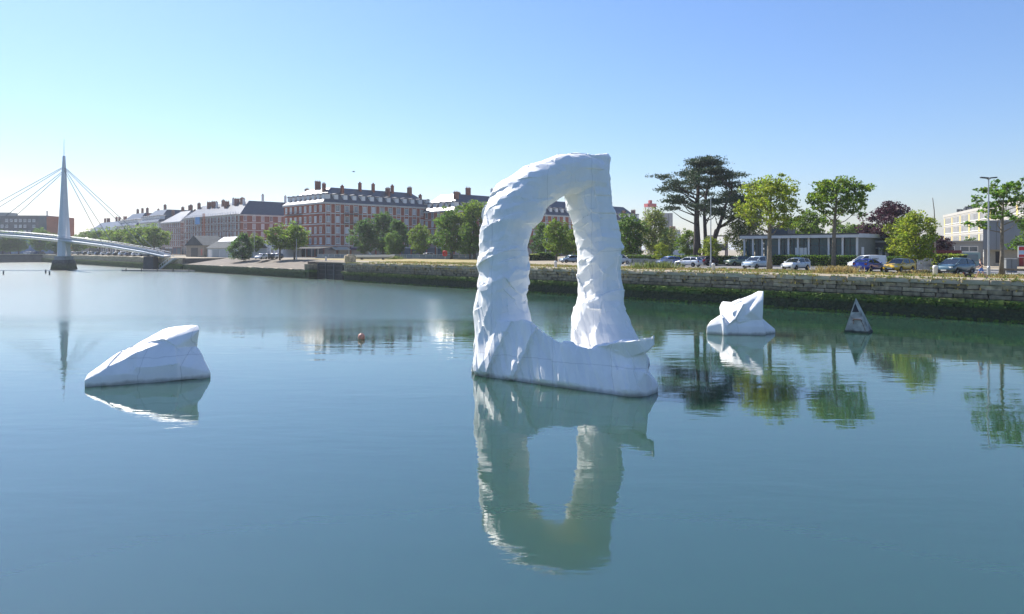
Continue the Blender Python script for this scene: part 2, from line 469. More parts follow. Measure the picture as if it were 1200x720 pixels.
# car park, street and pavements
rb = MB(); qrect(rb, pu(690, 20), 120, 16.5, 31.0, ZQ + 0.005)
struct(rb.build('car_park', M_asphalt, fix=False))
rb = MB(); qrect(rb, -420, pu(420, 30), 24, 34, ZQ + 0.005)
qrect(rb, pu(420, 30), pu(690, 60), 34, 46, ZQ + 0.005)
struct(rb.build('street', M_road, fix=False))
pb = MB()
for k in range(22):
    u = 32 - k * 2.6
    a = W(u, 18.5, 0); c = W(u + 0.12, 18.5, 0); e = W(u + 1.6 + 0.12, 22.9, 0); d = W(u + 1.6, 22.9, 0)
    pb.face([(p.x, p.y, ZQ + 0.010) for p in (a, c, e, d)])
struct(pb.build('bay_marking', M_paint, fix=False))
kb = MB(); kb.box(pu(690, 20), 120, 31.0, 31.25, ZQ - 0.1, ZQ + 0.14); kb.box(pu(690, 20), 120, 31.25, 33.2, ZQ - 0.1, ZQ + 0.12)
struct(kb.build('pavement', M_concrete2, loc=W(0, 0), rot=QA))
# note: in objects turned by QA and placed at W(0,0) the local axes are (u, t, z)

# ------------------------------------------------------------------ quay wall with its stones
rs = random.Random(3)
def stone_meshes(nv, seed):
    out = []
    r = random.Random(seed)
    for k in range(nv):
        bm = bmesh.new()
        bmesh.ops.create_cube(bm, size=1.0)
        bmesh.ops.bevel(bm, geom=bm.edges[:], offset=0.05, segments=1, affect='EDGES')
        for v in bm.verts:
            v.co += Vector((r.uniform(-.03, .03), r.uniform(-.13, .13), r.uniform(-.06, .06)))
        me = bpy.data.meshes.new('stone'); bm.to_mesh(me); bm.free()
        me.materials.append(M_stone); out.append(me)
    return out
STM = stone_meshes(9, 11)
COPM = stone_meshes(4, 5)
for me in COPM: me.materials[0] = M_coping
def wall_stones(u0, u1, seed):
    r = random.Random(seed); res = []
    # (bottom, top, shortest, longest, face offset, coping)
    rows = [(3.16, 3.60, 1.3, 2.4, -0.10, True), (2.74, 3.16, 0.6, 1.9, 0.0, False), (2.32, 2.74, 0.6, 1.9, 0.0, False), (1.93, 2.32, 0.7, 2.0, -0.02, False),
            (1.50, 1.93, 1.0, 2.2, -0.14, False), (1.08, 1.50, 0.9, 2.0, -0.13, False)]
    for (zb, z1, lo, hi, off, cop) in rows:
        u = u1 + r.uniform(0, 1)
        while u > u0:
            L_ = r.uniform(lo, hi)
            jut = r.uniform(0.0, 0.10) if not cop else r.uniform(0, .04)
            q = r.random()
            if not cop and q < .10: jut = -r.uniform(.06, .16)          # eroded, set back
            elif not cop and q < .2: jut += .07
            dz = r.uniform(-.02, .02) if not cop else 0
            res.append((u - L_ / 2, (zb + z1) / 2 + dz, L_ - r.uniform(.03, .08), z1 - zb - r.uniform(.03, .075) * (0.4 if cop else 1), off - jut, cop, r.randrange(100), r.uniform(-.03, .03)))
            u -= L_
    return res
quay_wall = thing('quay_wall', 'long quay wall of weathered stone blocks with green algae along its foot', 'wall', W(0, 0, 0), QA)
core = MB()
core.box(U_C, U_R + 30, 0.16, 0.9, -1.5, 3.3)
# algae grown footing stands a little proud
core.box(U_C, U_R + 30, -0.10, 0.16, -1.5, 1.09)
core.build('wall_core', M_mortar, quay_wall)
ALL = sorted(wall_stones(U_C, U_R + 10, 21), key=lambda s: -s[0])
vis = [s for s in ALL if s[0] < pu(1206)]
def stone_place(s):
    u, z, L_, H_, off, cop, k, tw = s
    dep = 0.46
    return (u, off + dep / 2, z), (L_, dep, H_), (0, tw * 0.6, tw), (COPM[k % 4] if cop else STM[k % 9])
npart = 0; rest = MB(); rest_pieces = []
for s in ALL:
    loc, sca, rot, me = stone_place(s)
    if s in vis[:300] if False else (s[0] < pu(1206) and npart < 300):
        link(me, 'coping_stone' if s[5] else 'stone', quay_wall, loc, rot, sca); npart += 1
    else:
        rest_pieces.append((loc, sca, rot, me))
def join_pieces(pieces, name, parent, mats):
    V, Fc, MI, b = [], [], [], 0
    cache = {}
    for (loc, sca, rot, me) in pieces:
        if me.name not in cache:
            co = np.empty(len(me.vertices) * 3, np.float32); me.vertices.foreach_get('co', co)
            cache[me.name] = (co.reshape(-1, 3), [tuple(p.vertices) for p in me.polygons], 1 if me.materials[0] is M_coping else 0)
        co, fs, mi = cache[me.name]
        Mx = np.array(Matrix.LocRotScale(Vector(loc), Euler(rot), Vector(sca)))
        V.append(co @ Mx[:3, :3].T + Mx[:3, 3]); Fc += [tuple(i + b for i in f) for f in fs]; MI += [mi] * len(fs); b += len(co)
    me = bpy.data.meshes.new(name); me.from_pydata(np.concatenate(V).tolist(), [], Fc)
    for m in mats: me.materials.append(m)
    me.polygons.foreach_set('material_index', MI); me.update()
    o = link(me, name, parent); o['kind'] = 'stuff'
    return o
join_pieces(rest_pieces, 'distant_stones', quay_wall, [M_stone, M_coping])
# seaweed hanging on the footing: thousands of small fronds, one part
def fronds(u0, u1, n, name, parent, zlo, zhi, t0, seed, size=0.30, m=None):
    g = np.random.default_rng(seed)
    u = g.uniform(u0, u1, n); z = g.uniform(zlo, zhi, n); w = g.uniform(.06, .2, n); l = g.uniform(.4, 1.0, n) * size
    k = g.uniform(-.08, .08, n); o = g.uniform(.03, .16, n)
    V = np.stack([np.stack([u - w, np.full(n, t0), z], 1), np.stack([u + w, np.full(n, t0), z + .02], 1), np.stack([u + w * .5 + k, t0 - o, z - l], 1), np.stack([u - w * .5 + k, t0 - o * .8, z - l * .9], 1)], 1).reshape(-1, 3)
    o_ = link(np_mesh(name, V, np.arange(4 * n).reshape(-1, 4), m or M_algae), name, parent); o_['kind'] = 'stuff'
    return o_
fronds(U_C, U_R, 3800, 'algae', quay_wall, 1.35, 1.92, -0.16, 5, 0.16)
fronds(U_C, U_R, 2600, 'wet_weed', quay_wall, 0.1, 1.3, -0.10, 6, 0.22, mat('wet_weed', (0.03, 0.045, 0.012), 0.6, 0.4, island=0.5))
fronds(U_C, U_R, 1600, 'waterline_weed', quay_wall, 0.1, 0.30, -0.11, 8, 0.25, M_algae)
# weeds sprouting from the joints and the coping
def tufts(name, pts, hgt, wid, m, seed, parent=None, blades=5):
    g = np.random.default_rng(seed); V = []
    P = np.array(pts, dtype=np.float64); nP = len(P)
    P = np.repeat(P, blades, 0); k = len(P)
    a = g.uniform(0, 2 * np.pi, k); h = hgt * g.uniform(.35, 1.2, k); w = wid * g.uniform(.5, 1.3, k)
    off = np.stack([np.cos(a), np.sin(a), np.zeros(k)], 1)
    base = P + off * (g.uniform(0, .6, k) * hgt)[:, None]
    side = np.stack([-np.sin(a + .7), np.cos(a + .7), np.zeros(k)], 1) * w[:, None]
    tip = base + off * (h * g.uniform(.2, .8, k))[:, None] + np.array([0, 0, 1]) * h[:, None]
    V = np.stack([base - side, base + side, tip + side * .35, tip - side * .35], 1).reshape(-1, 3)
    return link(np_mesh(name, V, np.arange(4 * k).reshape(-1, 4), m), name, parent)
g = np.random.default_rng(4)
pts = [(g.uniform(U_C, U_R), -0.12 - g.uniform(0, .1), g.choice([3.30, 3.04, 2.7, 3.5, 3.55])) for _ in range(420)]
o = tufts('joint_weeds', pts, 0.22, 0.05, mat('joint_weed', (0.22, 0.20, 0.05), 0.8, 0.2, island=0.4, transl=0.3), 9, quay_wall); o['kind'] = 'stuff'
# timber / iron fender slots in the wall by the dock entrance
for (x, w) in ((413, 1.2), (418, 0.9)):
    pass

# low wall of the slipway, the dock gate recess and the wall on to the head of the basin
low = thing('slipway_wall', 'low green algae covered wall below the slipway and boat sheds', 'wall', W(0, 0, 0), QA)
lb = MB(); lb.box(U_A, U_B, 0.0, 0.6, -1.5, 1.85); lb.build('wall_core', zones_mat('slip_algae', [(0, (0.02, 0.03, 0.012)), (0.3, (0.035, 0.06, 0.015)), (1.2, (0.05, 0.085, 0.02)), (1.7, (0.06, 0.09, 0.025)), (1.95, (0.20, 0.17, 0.13))], namp=0.2), low)
o = fronds(U_A, U_B, 6000, 'algae', low, 0.4, 1.8, -0.02, 15, 0.35, mat('slip_weed', (0.045, 0.085, 0.018), 0.7, 0.3, island=0.5))
u = U_A
while u < U_B - 0.2:
    L_ = rs.uniform(1.6, 2.6); L_ = min(L_, U_B - u)
    link(COPM[rs.randrange(4)], 'coping_stone', low, (u + L_ / 2, 0.28, 1.90), (0, 0, 0), (L_ - .04, 0.66, 0.2)); u += L_
gate = thing('dock_gate', 'dark timber dock gate set back in a recess of the quay wall', 'gate', W(0, 0, 0), QA)
db = MB(); db.box(U_B, U_C, 2.2, 2.6, -1.5, 3.35); db.build('gate_leaf', mat('wet_timber', (0.045, 0.045, 0.045), 0.8, 0.3, var=0.4, vscale=1.2), gate)
for k in range(5):
    u = U_B + (U_C - U_B) * (k + .5) / 5
    MB().box(u - .18, u + .18, 1.95, 2.2, -1.2, 3.2).build('post', mat('gate_post', (0.10, 0.10, 0.10), 0.8, 0.3, rnd=0.4), gate)
for z in (0.9, 1.8, 2.7):
    MB().box(U_B, U_C, 2.02, 2.2, z, z + .22).build('rail', mat('gate_rail', (0.07, 0.07, 0.07), 0.8, 0.3), gate)
MB().box(U_C - .8, U_C + .4, -.05, 2.4, -1.5, 3.58).build('pier', M_stone, gate)
MB().box(U_B - .4, U_B + 1.4, -.03, 2.4, -1.5, 3.1).build('pier', M_stone, gate)
MB().box(U_B, U_C, 2.2, 6.0, 3.2, 3.57).build('gate_deck', M_gravel, gate)
farw = thing('far_quay_wall', 'distant low quay wall with green foot beyond the footbridge', 'wall', W(0, 0, 0), QA)
fb = MB(); fb.box(U_END, U_A, 0.0, 0.7, -1.5, 3.62); fb.box(U_END, U_A, -.5, 0, -1.5, 1.9); fb.build('wall_core', M_stone, farw)
u = U_END
while u < U_A - .2:
    L_ = min(4.0, U_A - u)
    link(COPM[rs.randrange(4)], 'coping_stone', farw, (u + L_ / 2, 0.3, 3.6), (0, 0, 0), (L_ - .05, .9, .3)); u += L_
fronds(U_END, U_A, 6000, 'algae', farw, 0.7, 2.1, -.52, 33, 0.5)
headw = thing('basin_head_wall', 'dark quay wall closing the head of the basin beyond the bridge', 'wall', W(0, 0, 0), QA)
hb = MB(); hb.box(U_END - .7, U_END, -180, 0.0, -1.5, 3.62); hb.build('wall_core', mat('dark_wall_stone', (0.12, 0.11, 0.10), .85, .3, var=.3, vscale=.5), headw)
MB().box(U_END - .9, U_END + .15, -180, 0.0, 3.62, 3.85).build('coping', M_coping, headw)

# ------------------------------------------------------------------ sculptures: faceted, crumpled white coating over a form
def _hash(ix, iy, iz, s):
    h = (ix.astype(np.int64) * 73856093) ^ (iy.astype(np.int64) * 19349663) ^ (iz.astype(np.int64) * 83492791) ^ (s * 2654435761 % (1 << 31))
    h = (h ^ (h >> 13)) * 1274126177 & 0x7fffffff
    h = (h ^ (h >> 16)) * 668265263 & 0x7fffffff
    return ((h ^ (h >> 15)) & 0xffff) / 65535.0
def facet(p, seed=1, k=0.55, gs=0.9):
    """upper envelope of random tilted patches: smooth pieces meeting in sharp creases"""
    c = np.floor(p).astype(np.int64); best = np.full(len(p), -9.0)
    for dx in (-1, 0, 1):
        for dy in (-1, 0, 1):
            for dz in (-1, 0, 1):
                ix, iy, iz = c[:, 0] + dx, c[:, 1] + dy, c[:, 2] + dz
                H = [_hash(ix, iy, iz, seed * 17 + j) for j in range(7)]
                d = p - np.stack([ix + H[0], iy + H[1], iz + H[2]], 1)
                v = (H[3] - .5) * .5 + gs * ((H[4] - .5) * d[:, 0] + (H[5] - .5) * d[:, 1] + (H[6] - .5) * d[:, 2]) - k * (d * d).sum(1)
                best = np.maximum(best, v)
    return best
def remesh_union(parts, voxel, smooth_it):
    """parts: list of closed bmeshes -> one continuous mesh (verts, quads)"""
    me = bpy.data.meshes.new('form')
    bm = bmesh.new()
    for p in parts:
        t = bpy.data.meshes.new('t'); p.to_mesh(t); p.free(); bm.from_mesh(t); bpy.data.meshes.remove(t)
    bm.to_mesh(me); bm.free()
    o = bpy.data.objects.new('form', me); COL.objects.link(o)
    md = o.modifiers.new('r', 'REMESH'); md.mode = 'VOXEL'; md.voxel_size = voxel; md.adaptivity = 0
    if smooth_it:
        ms = o.modifiers.new('s', 'SMOOTH'); ms.factor = 0.5; ms.iterations = smooth_it
    dg = bpy.context.evaluated_depsgraph_get(); dg.update()
    ev = bpy.data.meshes.new_from_object(o.evaluated_get(dg))
    bpy.data.objects.remove(o); bpy.data.meshes.remove(me)
    return ev
def hull(pts):
    bm = bmesh.new()
    for p in pts: bm.verts.new(p)
    r = bmesh.ops.convex_hull(bm, input=bm.verts[:])
    dead = [v for v in bm.verts if not v.link_faces]
    if dead: bmesh.ops.delete(bm, geom=dead, context='VERTS')
    bmesh.ops.recalc_face_normals(bm, faces=bm.faces)
    return bm
def swept(path, rads, sq=2.6, n=24):
    """tube of rounded-box section along a path; rads = (in plane, across)"""
    bm = bmesh.new(); rings = []
    P = [Vector(p) for p in path]
    for k, p in enumerate(P):
        d = (P[min(k + 1, len(P) - 1)] - P[max(k - 1, 0)]).normalized()
        across = ARCH_X; a = across.cross(d).normalized()
        ring = []
        for i in range(n):
            t = 2 * math.pi * i / n; ct, st = math.cos(t), math.sin(t)
            e = 2.0 / sq
            x = math.copysign(abs(ct) ** e, ct) * rads[k][0]; y = math.copysign(abs(st) ** e, st) * rads[k][1]
            ring.append(bm.verts.new(p + a * x + across * y))
        rings.append(ring)
    for k in range(len(rings) - 1):
        for i in range(n):
            j = (i + 1) % n
            bm.faces.new((rings[k][i], rings[k][j], rings[k + 1][j], rings[k + 1][i]))
    bm.faces.new(list(reversed(rings[0]))); bm.faces.new(rings[-1])
    bmesh.ops.recalc_face_normals(bm, faces=bm.faces)
    return bm
ARCH_E = Vector((0.81, -0.587, 0)); ARCH_N = Vector((0.587, 0.81, 0))
FRONT0 = Vector((-1.83, 34.05, 0))
def arch_pt(x, y, m):
    """point of the upright plane lying m metres behind the arch's front waterline edge"""
    o = FRONT0 + ARCH_N * m; r = (x - CX) / F
    k = (r * o.y - o.x) / (ARCH_E.x - r * ARCH_E.y)
    p = o + ARCH_E * k
    p.z = EYE + (HY - y) * p.y / F
    return p
def wl(x, y, z=-0.35):
    Y = F * EYE / (y - HY); return Vector(((x - CX) / F * Y, Y, z))
def crisp(me, co, ratio, ang=13.0):
    """move the vertices, then collapse the dense skin into planar facets with hard creases"""
    me.vertices.foreach_set('co', co.astype(np.float32).ravel()); me.update()
    o = bpy.data.objects.new('form', me); COL.objects.link(o)
    md = o.modifiers.new('d', 'DECIMATE'); md.ratio = ratio
    dg = bpy.context.evaluated_depsgraph_get(); dg.update()
    ev = bpy.data.meshes.new_from_object(o.evaluated_get(dg))
    bpy.data.objects.remove(o); bpy.data.meshes.remove(me)
    ev.materials.clear(); ev.materials.append(M_white)
    ev.polygons.foreach_set('use_smooth', [True] * len(ev.polygons))
    ev.set_sharp_from_angle(angle=R(ang)); ev.update()
    return ev
ARCH_X = Vector((-0.57, 0.82, 0))       # across the upper ring, which swings away to the right
def build_arch():
    # (pixel x, pixel y, half width in pixels, half depth, distance)
    ctr = [(588, 458, 34, 1.5, 35.4), (588, 425, 33, 1.5, 35.4), (588, 388, 32, 1.45, 35.5), (588, 350, 30.5, 1.4, 35.7), (588, 315, 30.5, 1.35, 35.9), (590, 285, 30.5, 1.35, 36.1),
           (597, 258, 31.5, 1.35, 36.4), (609, 236, 31, 1.35, 36.8), (630, 217, 26, 1.3, 37.4), (652, 207, 22.5, 1.25, 38.0), (676, 206, 22.5, 1.2, 38.7), (694, 208, 22, 1.1, 39.2)]
    ctr2 = [(694, 194, 12, .8, 39.2), (690, 206, 21, 1.0, 39.2), (688, 225, 25, 1.2, 39.2), (690, 243, 25.5, 1.25, 39.1), (700, 266, 25.5, 1.25, 39.1), (703, 290, 25.5, 1.25, 39), (703, 320, 26, 1.3, 38.9), (703, 350, 27, 1.35, 38.7),
            (705, 378, 30, 1.5, 38.4), (710, 402, 36, 1.8, 38.0), (716, 430, 44, 2.2, 37.5)]
    parts = []
    for c in (ctr, ctr2):
        path = [PX(x, y, Y) for (x, y, w, b, Y) in c]
        rads = [(w * Y / F, b) for (x, y, w, b, Y) in c]
        parts.append(swept(path, rads))
    # low mass joining the rear leg to the front bar, out of sight behind it
    parts.append(hull([PX(600, 440, 36) , PX(720, 412, 34), PX(735, 425, 31), PX(690, 424, 37), PX(600, 424, 37.5), Vector((-1, 36.5, -.4)), Vector((3, 38.5, -.4)), Vector((6.5, 38, -.4)), Vector((6.0, 31, -.4)), Vector((1, 33, -.4))]))
    A = arch_pt
    lo = lambda x, y, m: Vector((A(x, y, m).x, A(x, y, m).y, -0.4))
    # corner tip at the top right
    Q = PX
    parts.append(hull([Q(676, 184.5, 37.8), Q(676, 184.5, 39.6), Q(712, 182, 39.2), Q(713, 186, 39.0), Q(710, 204, 38.7), Q(710, 204, 39.8), Q(684, 215, 38.2), Q(684, 215, 40), Q(700, 182.5, 38.4), Q(700, 183, 39.9)]))
    # left base
    parts.append(hull([lo(557, 441, 0), lo(650, 440, 0), A(557, 428, 0), A(650, 445, 0.05), A(558, 405, .35), A(600, 420, .2), A(640, 428, .25), A(563, 380, .6), A(612, 374, .75), A(648, 396, .65),
                      lo(556, 441, 3.0), lo(650, 440, 3.2), A(560, 395, 2.8), A(640, 408, 2.4)]))
    # middle base: its crest falls towards the rear leg, then runs level to the horn
    parts.append(hull([lo(600, 440, 0), lo(668, 450, 0), A(600, 440, .02), A(668, 449, .03), A(612, 422, .22), A(650, 430, .25), A(668, 434, .28),
                      A(612, 377, .8), A(640, 392, .7), A(662, 405, .65), lo(620, 440, 3.0), lo(668, 450, 3.0), A(640, 412, 2.4), A(664, 420, 2.2)]))
    parts.append(hull([lo(655, 440, 0), lo(728, 450, 0), A(655, 447, .02), A(725, 455, .05), A(660, 432, .25), A(700, 437, .3), A(725, 439, .35),
                      A(655, 403, .65), A(676, 411, .65), A(694, 413, .65), A(716, 411, .75), lo(660, 440, 3.0), lo(735, 450, 3.0), A(670, 422, 2.2), A(730, 420, 2.2)]))
    # rounded right end, low apron
    parts.append(hull([lo(690, 450, 0), wl(735, 465.5), wl(760, 464.5), wl(770.5, 460), wl(768, 450), lo(740, 450, 3.0), wl(735, 464.5, .25), wl(760, 463.5, .25), wl(770, 459, .3),
                      A(700, 440, .2), A(738, 432, .45), A(756, 436, .6), A(752, 428, 1.2), A(745, 422, 2.4), A(700, 425, 2.5)]))
    # neck and horn
    parts.append(hull([A(694, 414, .9), A(700, 434, .45), A(738, 440, .5), A(759, 444, .9), A(757, 428, 1.0), A(757, 408, 1.0), A(718, 404, .9), A(720, 400, 2.0), A(752, 402, 1.9), A(757, 444, 2.0), A(700, 440, 2.2)]))
    parts.append(hull([A(688, 410, 1.0), A(705, 404, .7), A(735, 400, .45), A(756, 395.5, .45), A(768.5, 391.5, .7), A(768.5, 404, .7), A(757, 413, .6), A(742, 418, .7), A(725, 416, .8), A(705, 414, .9),
                      A(740, 398.5, 1.7), A(758, 394.5, 1.5), A(768.5, 392.5, 1.2), A(767, 404, 1.2), A(752, 412, 1.6), A(712, 402, 2.0)]))
    me = remesh_union(parts, 0.042, 5)
    co = np.empty(len(me.vertices) * 3, np.float32); me.vertices.foreach_get('co', co); co = co.reshape(-1, 3).astype(np.float64)
    no = np.empty(len(me.vertices) * 3, np.float32); me.vertices.foreach_get('normal', no); no = no.reshape(-1, 3).astype(np.float64)
    rel = co - np.array(FRONT0)
    k = rel @ np.array(ARCH_E); m = rel @ np.array(ARCH_N); z = co[:, 2]
    # fan of upright folds on the base, lying folds on the legs, broad planes on the lintel
    base = 1 / (1 + np.exp((z - 2.3 - 0.14 * (8 - k)) * 3.0))
    top = 1 / (1 + np.exp(-(z - 8.2) * 2.0))
    fan = np.stack([(k - z * 0.55 * np.sign(k - 3.6 + 0.001) * -0.6) * 1.25, m * 0.45 + 3, z * 0.33], 1)
    fan2 = np.stack([(k + z * .45) * 2.7, m * 0.9, z * 0.55], 1)
    legs = np.stack([k * .55 + z * .30, m * .50, z * .85 - k * .35], 1)
    legs2 = np.stack([k * 1.0 + z * .7, m * 1.0, z * 1.7 - k * .8], 1)
    broad = np.stack([k * .55, m * .6, z * .6], 1)
    b2 = np.stack([k * 1.2 + 5, m * 1.3, z * 1.4], 1)
    dl = -0.42 * facet(legs, 3, .38, 1.6) - 0.20 * facet(legs2, 5, .38, 1.6) + 0.07 * facet(legs2 * 1.8 + 7, 6, .45, 1.5) - 0.022 * facet(legs2 * 3.3 + 3, 16, .5, 1.5)
    db_ = -0.36 * facet(fan, 7, .40, 1.6) + 0.20 * facet(fan2, 9, .42, 1.6) - 0.075 * facet(fan2 * 2.1, 10, .45, 1.5)
    dt = -0.34 * facet(broad, 11, .38, 1.6) + 0.15 * facet(b2, 12, .38, 1.7) - 0.09 * facet(legs2 * 1.6, 14, .45, 1.5) + 0.04 * facet(legs2 * 3.1, 15, .5, 1.5)
    disp = base * db_ + (1 - base) * ((1 - top) * dl + top * dt)
    disp -= np.median(disp)
    # flat skirt just above the waterline
    disp *= np.clip((z + .1) / .35, 0.25, 1)
    co = co + no * disp[:, None]
    me = crisp(me, co, 0.075, 10.0)
    return me
arch = link(build_arch(), 'arch_sculpture')
arch.data.name = 'arch_sculpture'
tag(arch, 'tall white crumpled arch sculpture with a beaked foot standing in the water', 'sculpture')

def finish_rock(parts, amp, fs, seed, voxel=0.045, it=4, fold=(1, 1, 1)):
    me = remesh_union(parts, voxel, it)
    co = np.empty(len(me.vertices) * 3, np.float32); me.vertices.foreach_get('co', co); co = co.reshape(-1, 3).astype(np.float64)
    no = np.empty(len(me.vertices) * 3, np.float32); me.vertices.foreach_get('normal', no); no = no.reshape(-1, 3).astype(np.float64)
    q = co * np.array(fold)
    d = -amp * facet(q * fs, seed, .42, 1.5) + amp * .4 * facet(q * fs * 2.1, seed + 3, .45, 1.6)
    co += no * (d - np.median(d))[:, None]
    me = crisp(me, co, 0.09)
    return me
def lw(x, y, dy=0.0):          # left rock: point on its front plane, dy metres behind it
    r = (x - CX) / F; o = Vector((-19.4, 31.1 + dy)); e = Vector((4.7, 2.2)).normalized()
    k = (r * o.y - o.x) / (e.x - r * e.y); p = o + e * k
    return Vector((p.x, p.y, EYE + (HY - y) * p.y / F))
def sink(p, z=-.3): return Vector((p.x, p.y, z))
def build_left_rock():
    l = lw
    parts = []
    # low nose
    parts.append(hull([sink(l(98, 454)), l(98, 446, 0.1), sink(l(160, 450)), l(108, 441, .1), l(135, 432, .15), l(160, 428, .2), l(165, 440, 0), l(103, 438, .5), l(130, 421.5, 1.0), l(150, 407, 1.5), l(160, 411, .6), l(118, 446, .02), l(128, 440, .0), l(145, 438, -.05),
                       sink(l(97, 443, 1.2)), l(100, 440, 1.0), sink(l(170, 440, 3.0)), l(165, 412, 2.6), l(135, 420, 1.8)]))
    # body
    parts.append(hull([sink(l(150, 450)), sink(l(212, 447)), l(158, 430, .05), l(208, 428, .05), l(160, 411, .7), l(205, 407, .8), l(150, 412, 1.2), l(176, 397, 2.0), l(190, 390, 2.4),
                       sink(l(160, 440, 3.4)), sink(l(220, 440, 3.2)), l(210, 395, 2.6), l(160, 430, 3.0)]))
    # raised fin
    parts.append(hull([l(163, 410.5, .75), l(205, 406.5, .85), l(222, 398, 1.1), l(234.5, 386, 1.4), l(233, 380.5, 1.7), l(210, 383.5, 2.3), l(190, 386, 2.4), l(176, 392, 2.2), l(152, 405, 1.7), l(142, 412.5, 1.4),
                       l(205, 412, .9), l(230, 404, 1.6), l(229, 412, 1.9), l(205, 412, 2.8), l(225, 396, 2.4)]))
    # right shoulder falling to the water
    parts.append(hull([sink(l(205, 447)), sink(l(248, 443.5, .1)), l(247.5, 437, .2), l(241, 437.5, .3), l(230, 420, .9), l(229.5, 408, 1.3), l(206, 408, .9), l(207, 428, .1), sink(l(240, 440, 2.6)), l(225, 410, 2.6), sink(l(205, 440, 3)), l(244, 437, 1.4)]))
    return finish_rock(parts, 0.19, 0.8, 31, it=4, fold=(1.2, .6, .8))
lr = link(build_left_rock(), 'rock_sculpture')
tag(lr, 'low white faceted rock sculpture rising to a blunt fin, alone on open water', 'sculpture')
def rw(x, y, Y): return PX(x, y, Y)
def build_right_rock():
    Y0 = 50.2
    p = rw; parts = []
    g_ = lambda x, Y: Vector(((x - CX) / F * Y, Y, -.3))
    # fin
    parts.append(hull([p(889, 340.5, 51.3), p(895, 341, 51.0), p(894.5, 350, 50.6), p(865, 353, 52.0), p(873, 356, 51.0), p(863, 378, 50.6), p(893, 376, 50.4), p(880, 365, 50.2), p(868, 365, 53), p(893, 372, 52.6), p(893, 352, 52.2)]))
    # pedestal
    parts.append(hull([g_(850, 50.2), g_(897, 50.0), p(852, 382, 50.3), p(896, 383, 50.1), p(861, 372, 50.7), p(891, 370, 50.6), g_(850, 53), g_(900, 53), p(866, 362, 52), p(890, 362, 52)]))
    # right skirt
    parts.append(hull([g_(892, 50.2), g_(908.5, 51.2), p(908, 386, 51.3), p(894, 373, 51.2), p(888, 370, 51.0), g_(905, 52.6), p(892, 374, 52.4), p(890, 385, 50.3)]))
    # upper left shelf
    parts.append(hull([p(846.5, 353.8, 52.2), p(843, 360, 52.1), p(844.5, 370, 51.8), p(850, 384, 50.2), p(872, 356, 50.5), p(862, 374, 50.1), p(848, 355, 52.8), p(870, 358, 52.6), p(846, 372, 52.6), p(862, 384, 51.5)]))
    parts.append(hull([p(858, 354, 51.4), p(864, 352.8, 51.2), p(889, 341.5, 51.2), p(894, 343, 51.0), p(893, 372, 50.5), p(866, 379, 50.3), p(857, 368, 50.4), p(866, 356, 52.2), p(890, 346, 52.2)]))
    parts.append(hull([p(850, 357, 52.0), p(873, 356.5, 50.7), p(888, 346, 51.2), p(866, 379, 50.2), p(848, 371, 51.6), p(882, 374, 50.4), p(868, 358, 52.4)]))
    # low left lump
    parts.append(hull([g_(827, 50.8), g_(852, 50.0), p(828, 383, 50.9), p(833, 376, 51), p(846, 368, 50.7), p(850, 378, 50.2), g_(830, 52.4), g_(852, 52.8), p(836, 376, 52.3), p(850, 370, 52.4)]))
    parts.append(hull([g_(847, 49.9), g_(854, 49.7), p(845.5, 372, 50.4), p(849.5, 372, 50.4), p(849, 380, 50.1), g_(851, 51), p(848, 372, 51.2)]))
    return finish_rock(parts, 0.10, 0.7, 47, voxel=0.05, it=9, fold=(1, .7, .6))
rr = link(build_right_rock(), 'rock_sculpture')
tag(rr, 'white faceted rock sculpture with a pointed fin and side shelf near the quay', 'sculpture')

# small concrete pyramid marker in the basin
def build_marker():
    t = thing('pyramid_marker', 'small grey concrete pyramid with a black triangle standing in the water', 'marker', (0, 0, 0))
    A = PX(987, 389, 51.6); B = PX(1020.5, 391.5, 50.6); C = PX(1026.5, 387.5, 52.2); D = PX(993, 386.5, 53.4); T = PX(1003, 349.3, 51.8)
    for p in (A, B, C, D): p.z = -0.4
    conc = zones_mat('marker_concrete', [(0, (0.03, 0.035, 0.025)), (0.12, (0.05, 0.055, 0.04)), (0.22, (0.32, 0.31, 0.27)), (2.5, (0.42, 0.41, 0.37))], namp=0.05, nscale=2)
    mb = MB()
    for q in ((A, B, T), (B, C, T), (C, D, T), (D, A, T)): mb.face(q)
    mb.face((D, C, B, A)); mb.build('body', conc, t)
    nrm = (B - A).cross(T - A).normalized()
    if nrm.y > 0: nrm = -nrm
    def on(x, y, off):
        d = Vector(((x - CX) / F, 1, -(y - HY) / F)); o = Vector((0, 0, EYE))
        k = (A - o).dot(nrm) / d.dot(nrm); return o + d * k + nrm * off
    q = [on(998.5, 366, .02), on(1006.8, 366, .02), on(1002.2, 355.5, .02)]
    MB().prism([p - nrm * .05 for p in q], nrm * 0.05).build('black_triangle', M_dark, t)
    # mooring bracket
    br = MB()
    br.path([on(1000, 376, .03), on(1000.5, 374.8, .14), on(1009, 375.2, .14), on(1009.5, 376.5, .03)], [.05] * 4, 6)
    br.path([on(1009, 376, .06), on(1012, 382, .04), on(1014, 388, .03)], [.022] * 3, 5)
    br.path([on(1001, 376, .06), on(1000, 380, .04)], [.022] * 2, 5)
    br.build('bracket', mat('rusty_steel', (0.10, 0.07, 0.05), .7, .4, var=.3), t)
build_marker()
# mooring buoy
by = thing('buoy', 'small pinkish orange buoy floating on the calm water', 'buoy', wl(423.5, 397.5, 0.0))
bb = MB(); bb.lathe([(0.03, -.2), (.17, -.14), (.24, 0.02), (.25, .16), (.20, .30), (.10, .38), (.03, .40)], 14)
bb.build('float', mat('buoy_orange', (0.60, 0.20, 0.12), .5, .4, var2=(0.55, 0.32, 0.25), vscale=4), by, smooth=True)
MB().lathe([(.05, .38), (.05, .45), (.02, .47)], 8).build('ring', M_dksteel, by)

